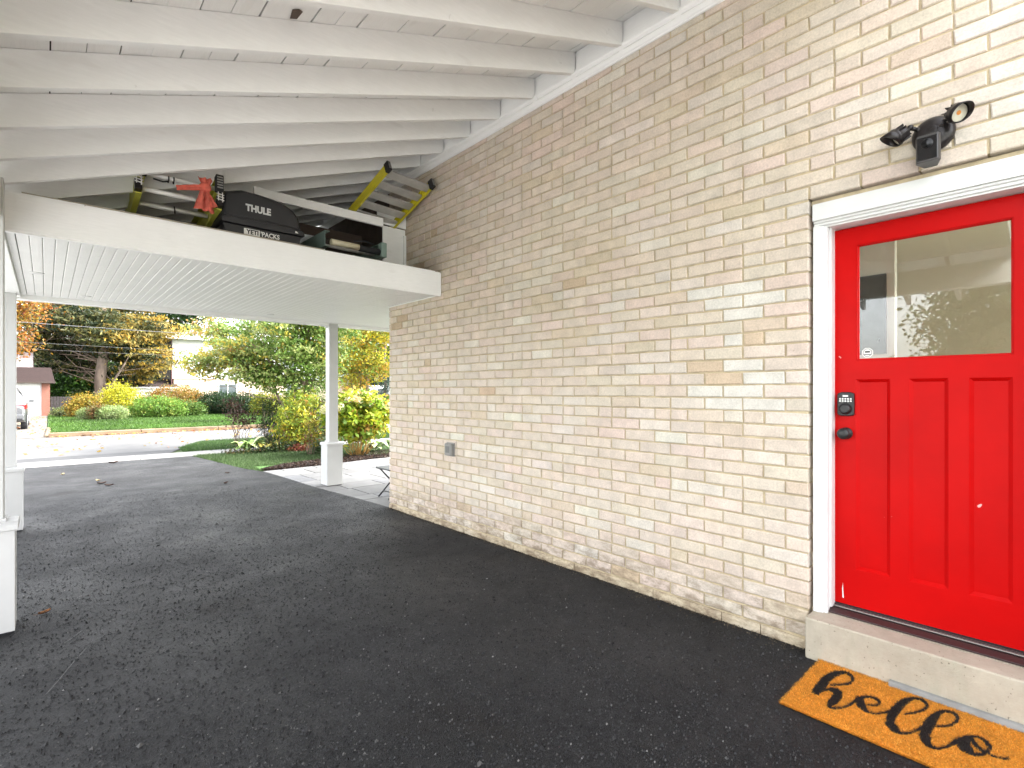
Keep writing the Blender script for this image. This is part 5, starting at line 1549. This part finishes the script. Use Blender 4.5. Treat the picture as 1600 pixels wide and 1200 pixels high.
box('side_cladding', simple('taupe_side_cladding', (.09,.07,.055), .8, var=.1), whs, hx0-.03, hx0-.003, hy0+.02, hy0+10, 0, z1_)
for i in range(9):
    box('side_batten', M['fence'], whs, hx0-.05, hx0-.031, hy0+.4+i*1.1, hy0+.46+i*1.1, 0, z1_)
box('corner_pipe', simple('maroon_downpipe', (.12,.05,.045), .5), whs, hx0-.06, hx0-.001, hy0-.07, hy0+.015, 0, z1_-.05)
r_ = MB(); r_.add([(hx0-1.0,hy0-.7,z1_),(hx0+16,hy0-.7,z1_),(hx0+16,hy0+10.7,z1_),(hx0-1.0,hy0+10.7,z1_),(hx0+4.5,hy0+5,z1_+1.9),(hx0+11,hy0+5,z1_+1.9)], [(0,1,5,4),(1,2,5),(2,3,4,5),(3,0,4),(0,3,2,1)])
r_.build('roof', simple('pale_grey_shingles', (.26,.255,.25), .8, var=.08, scale=8, bump=.3, bscale=20), whs)
box('fascia', M['clean_white'], whs, hx0-1.02, hx0+16, hy0-.725, hy0-.702, z1_-.09, z1_+.07)
box('fascia', M['clean_white'], whs, hx0-1.025, hx0-1.002, hy0-.70, hy0+10.7, z1_-.09, z1_+.07)
def window(parent, x0, x1, y, z0, z1):
    f = MB(); t = .06
    f.box(x0, x1, y-.05, y, z0, z0+t); f.box(x0, x1, y-.05, y, z1-t, z1); f.box(x0, x0+t, y-.05, y, z0+t, z1-t); f.box(x1-t, x1, y-.05, y, z0+t, z1-t)
    f.box((x0+x1)/2-t/2, (x0+x1)/2+t/2, y-.05, y, z0+t, z1-t)
    fo = f.build('window', M['clean_white'], parent)
    box('pane', M['pane'], fo, x0+t, x1-t, y-.02, y-.012, z0+t, z1-t)
M['pane'] = simple('dark_window_glass', (.07,.085,.09), .1, var=.2, bump=0)
for a, b, c, d in ((4.0,5.8,3.6,5.0),(8.0,9.6,3.6,5.0),(11.5,13,3.6,5.0),(3.2,4.6,.9,2.1),(8.6,10,.9,2.1)):
    window(whs, hx0+a, hx0+b, hy0-.024 if c > 2.5 else hy0+.058, c, d)
# side garage of the white house
sgx0, sgy = far(204, 38)
sg = empty('side_garage', (sgx0, sgy+2, 0), 'low white garage with brown roof left of the white house', 'garage')
box('wall', M['siding'], sg, sgx0, sgx0+3.0, sgy, sgy+5, 0, 1.75)
for i in range(6):
    box('door_section', M['clean_white'], sg, sgx0+.15, sgx0+2.9, sgy-.03, sgy-.002, .05+i*.27, .31+i*.27, .006)
q = MB(); q.add([(sgx0-1.3,sgy-.3,1.76),(sgx0+3.0,sgy-.3,1.76),(sgx0+2.9,sgy+1.5,2.45),(sgx0-1.1,sgy+1.5,2.45),(sgx0-1.3,sgy+5.2,1.76),(sgx0+3.0,sgy+5.2,1.76)], [(0,1,2,3),(3,2,5,4),(0,3,4),(1,5,2),(0,4,5,1)])
q.build('roof', M['shingle'], sg)
box('eave', M['clean_white'], sg, sgx0-1.3, sgx0+3.0, sgy-.32, sgy-.302, 1.68, 1.78)
# pink brick house farther right
px0, pyy = far(440, 46)
ph = empty('brick_bungalow', (px0+4, pyy+4, 0), 'pinkish brick house glimpsed between the young tree stems', 'house')
box('wall', M['red_brick'], ph, px0, px0+22, pyy, pyy+8, 0, 2.9)
q = MB(); q.add([(px0-.5,pyy-.5,2.9),(px0+22.5,pyy-.5,2.9),(px0+22.5,pyy+8.5,2.9),(px0-.5,pyy+8.5,2.9),(px0+3.5,pyy+4,4.6),(px0+18.5,pyy+4,4.6)], [(0,1,5,4),(1,2,5),(2,3,4,5),(3,0,4),(0,3,2,1)])
q.build('roof', simple('grey_shingles', (.12,.115,.115), .9, var=.2), ph)
window(ph, px0+1.0, px0+2.6, pyy-.002, 1.0, 2.2); window(ph, px0+8.0, px0+9.8, pyy-.002, 1.0, 2.2)

# =================================================================== VEHICLES
def suv(name, label, loc, rz, paint, L=4.6, Wd=1.86, Hh=1.62):
    root = empty(name, (0,0,0), label, 'car')
    # side profile stations along y from the rear (0) forwards
    st = [ # y, z sill, z belt, z roof, half width belt, half width roof
        (0.00,.42,.78,.86,.80,.74),(.06,.34,.95,1.02,.88,.80),(.16,.30,1.00,1.22,.91,.74),(.42,.28,1.01,1.50,.93,.66),(.75,.27,1.00,Hh-.03,.93,.64),(1.5,.26,.99,Hh,.93,.64),
        (2.3,.26,.97,Hh-.03,.93,.63),(2.75,.26,.95,1.44,.93,.64),(3.25,.26,.94,1.10,.92,.70),(3.5,.27,.92,1.00,.91,.78),(4.2,.28,.84,.90,.88,.78),(4.52,.34,.70,.74,.80,.70),(4.60,.42,.58,.62,.70,.60)]
    vs = []
    for (y, zs, zbt, zr, wb, wr) in st:
        vs += [(-wb*.96,y,zs),(-wb,y,(zs+zbt)/2),(-wb,y,zbt),(-wr,y,zr-.03),(-wr*.8,y,zr),(wr*.8,y,zr),(wr,y,zr-.03),(wb,y,zbt),(wb,y,(zs+zbt)/2),(wb*.96,y,zs)]
    n = 10
    fs = [(i*n+k, i*n+(k+1) % n, (i+1)*n+(k+1) % n, (i+1)*n+k) for i in range(len(st)-1) for k in range(n)]
    fs += [tuple(range(n)), tuple((len(st)-1)*n+k for k in range(n))[::-1]]
    m = MB().add(vs, fs, False)
    body = m.build('body', paint, root, bevel=.02)
    gl = simple('dark_car_glass', (.02,.024,.027), .08, bump=0) if 'cg' not in M else M['cg']; M['cg'] = gl
    w = MB()
    w.add([(-.70,.145,1.04),(.70,.145,1.04),(.62,.375,1.44),(-.62,.375,1.44)], [(0,1,2,3)]); w.build('rear_window', gl, body)
    for s in (-1, 1):
        for a, b in ((.55,1.35),(1.42,2.15),(2.22,3.0)):
            top = 1.47 if b < 2.8 else 1.28
            wr = .675
            MB().add([(s*.935,a,1.03),(s*.935,b,1.02),(s*(.69 if b < 2.8 else .78),b-(.0 if b < 2.8 else .25),top),(s*.70,a+.08,1.47)], [(0,1,2,3)]).build('side_window', gl, body)
        # tail light wrapped round the corner
        MB().add([(s*.62,-.006,.80),(s*.90,.045,.80),(s*.935,.26,.84),(s*.94,.26,.93),(s*.90,.05,.96),(s*.60,.02,.92)], [(0,1,4,5),(1,2,3,4)]).build('tail_light', simple('red_tail_light', (.50,.01,.012), .2, bump=0) if 'tl' not in M else M['tl'], body)
        MB().box(s*.93-(.0 if s > 0 else .16), s*.93+(.16 if s > 0 else 0), 2.95, 3.05, 1.0, 1.13).build('door_mirror', paint, body, bevel=.02)
        MB().tube([(s*.60,.55,Hh+.0),(s*.60,.62,Hh+.05),(s*.60,2.3,Hh+.04),(s*.60,2.4,Hh-.02)], .018, 8).build('roof_rail', M['alu'], body)
        MB().box(s*.90-.12, s*.90+.03, .30, .36, .30, .60).build('mud_flap', M['blackmatte'], body)
        for wy in (.82, 3.62):
            wv = MB().lathe((s*.74, wy, .33), (s,0,0), [(0,.33),(.02,.335),(.17,.335),(.19,.31)], 28).build('wheel', M['blackmatte'], root)
            MB().lathe((s*.932, wy, .33), (s,0,0), [(0,.21),(.006,.20),(.008,.05),(.012,.04)], 20).build('rim', M['alu_matte'], wv)
    MB().box(-.86,.86,-.05,.10,.36,.60).build('rear_bumper', paint, body, bevel=.03)
    MB().box(-.80,.80,-.06,-.045,.37,.44).build('bumper_trim', M['blackmatte'], body)
    MB().box(-.26,.26,-.012,.0,.62,.74).build('number_plate', M['print_white'], body)
    MB().box(-.30,.30,-.004,.03,.80,.83).build('chrome_strip', M['alu'], body)
    root.location = loc; root.rotation_euler = (0,0,rz)
    return root
silver = simple('silver_car_paint', (.13,.133,.14), .3, metal=.6, var=.03, bump=0, coat=.6)
white_p = simple('white_car_paint', (.30,.305,.31), .3, var=.03, bump=0, coat=.6)
suv('parked_suv', 'silver car seen from behind across the street, cut by the white post', (-1.46, 26.55, 0), 0, silver)
vx, vy = far(596, 33)
suv('parked_suv', 'pale car partly hidden by the hydrangea near the brick corner', (vx+1.5, vy, .15), R(90), white_p)

# =================================================================== OVERHEAD WIRES
def wire(lab, a, b, sag, r=.012):
    p = [Vector(a)*(1-t)+Vector(b)*t - Vector((0,0,sag*4*t*(1-t))) for t in [i/14 for i in range(15)]]
    o = MB().tube(p, r, 5).build('overhead_wire', simple('pale_cable', (.20,.20,.21), .6, bump=0) if 'cable' not in M else M['cable'], None, at=a)
    tag(o, lab, 'wire', 'overhead cables along the street')
M['cable'] = simple('pale_cable', (.20,.20,.21), .6, bump=0)
def sp(u, v, D): return spot(u, v, D)
wire('thick cable crossing high in front of the larch', sp(-60,496,24), sp(700,541,30), .15, .012)
wire('thin lower cable across the larch trunk', sp(-60,528,24), sp(700,563,30), .15, .005)
wire('lowest thin cable over the dark green tree', sp(-60,538,26), sp(330,556,32), .1, .004)
wire('cable ending at the upper right of the yellow tree', sp(500,531,24), sp(760,538,26), .1, .010)
# scattered leaves along the street
def litter():
    rng = np.random.default_rng(77)
    x = np.concatenate([rng.uniform(-1, 12, 260), rng.uniform(.1, 16, 500), rng.uniform(-3.5, 0, 300)])
    y = np.concatenate([rng.uniform(15.5, 21.5, 260), rng.normal(21.85, .12, 500), rng.uniform(22, 40, 300)])
    z = np.concatenate([np.full(260, .004), np.full(500, .02), np.full(300, .012)])
    P = np.stack([x, y, z], 1)
    cols = np.array([(.40,.20,.06),(.26,.11,.05),(.50,.34,.10)])[rng.choice(3, len(x))]
    V = leaves(P, np.array([0,0,1.]), .11, cols, rng, .7, 1.6)
    tag(quads_mesh('leaf_litter', V, cols, M['leaf'], None), kind='stuff')
litter()
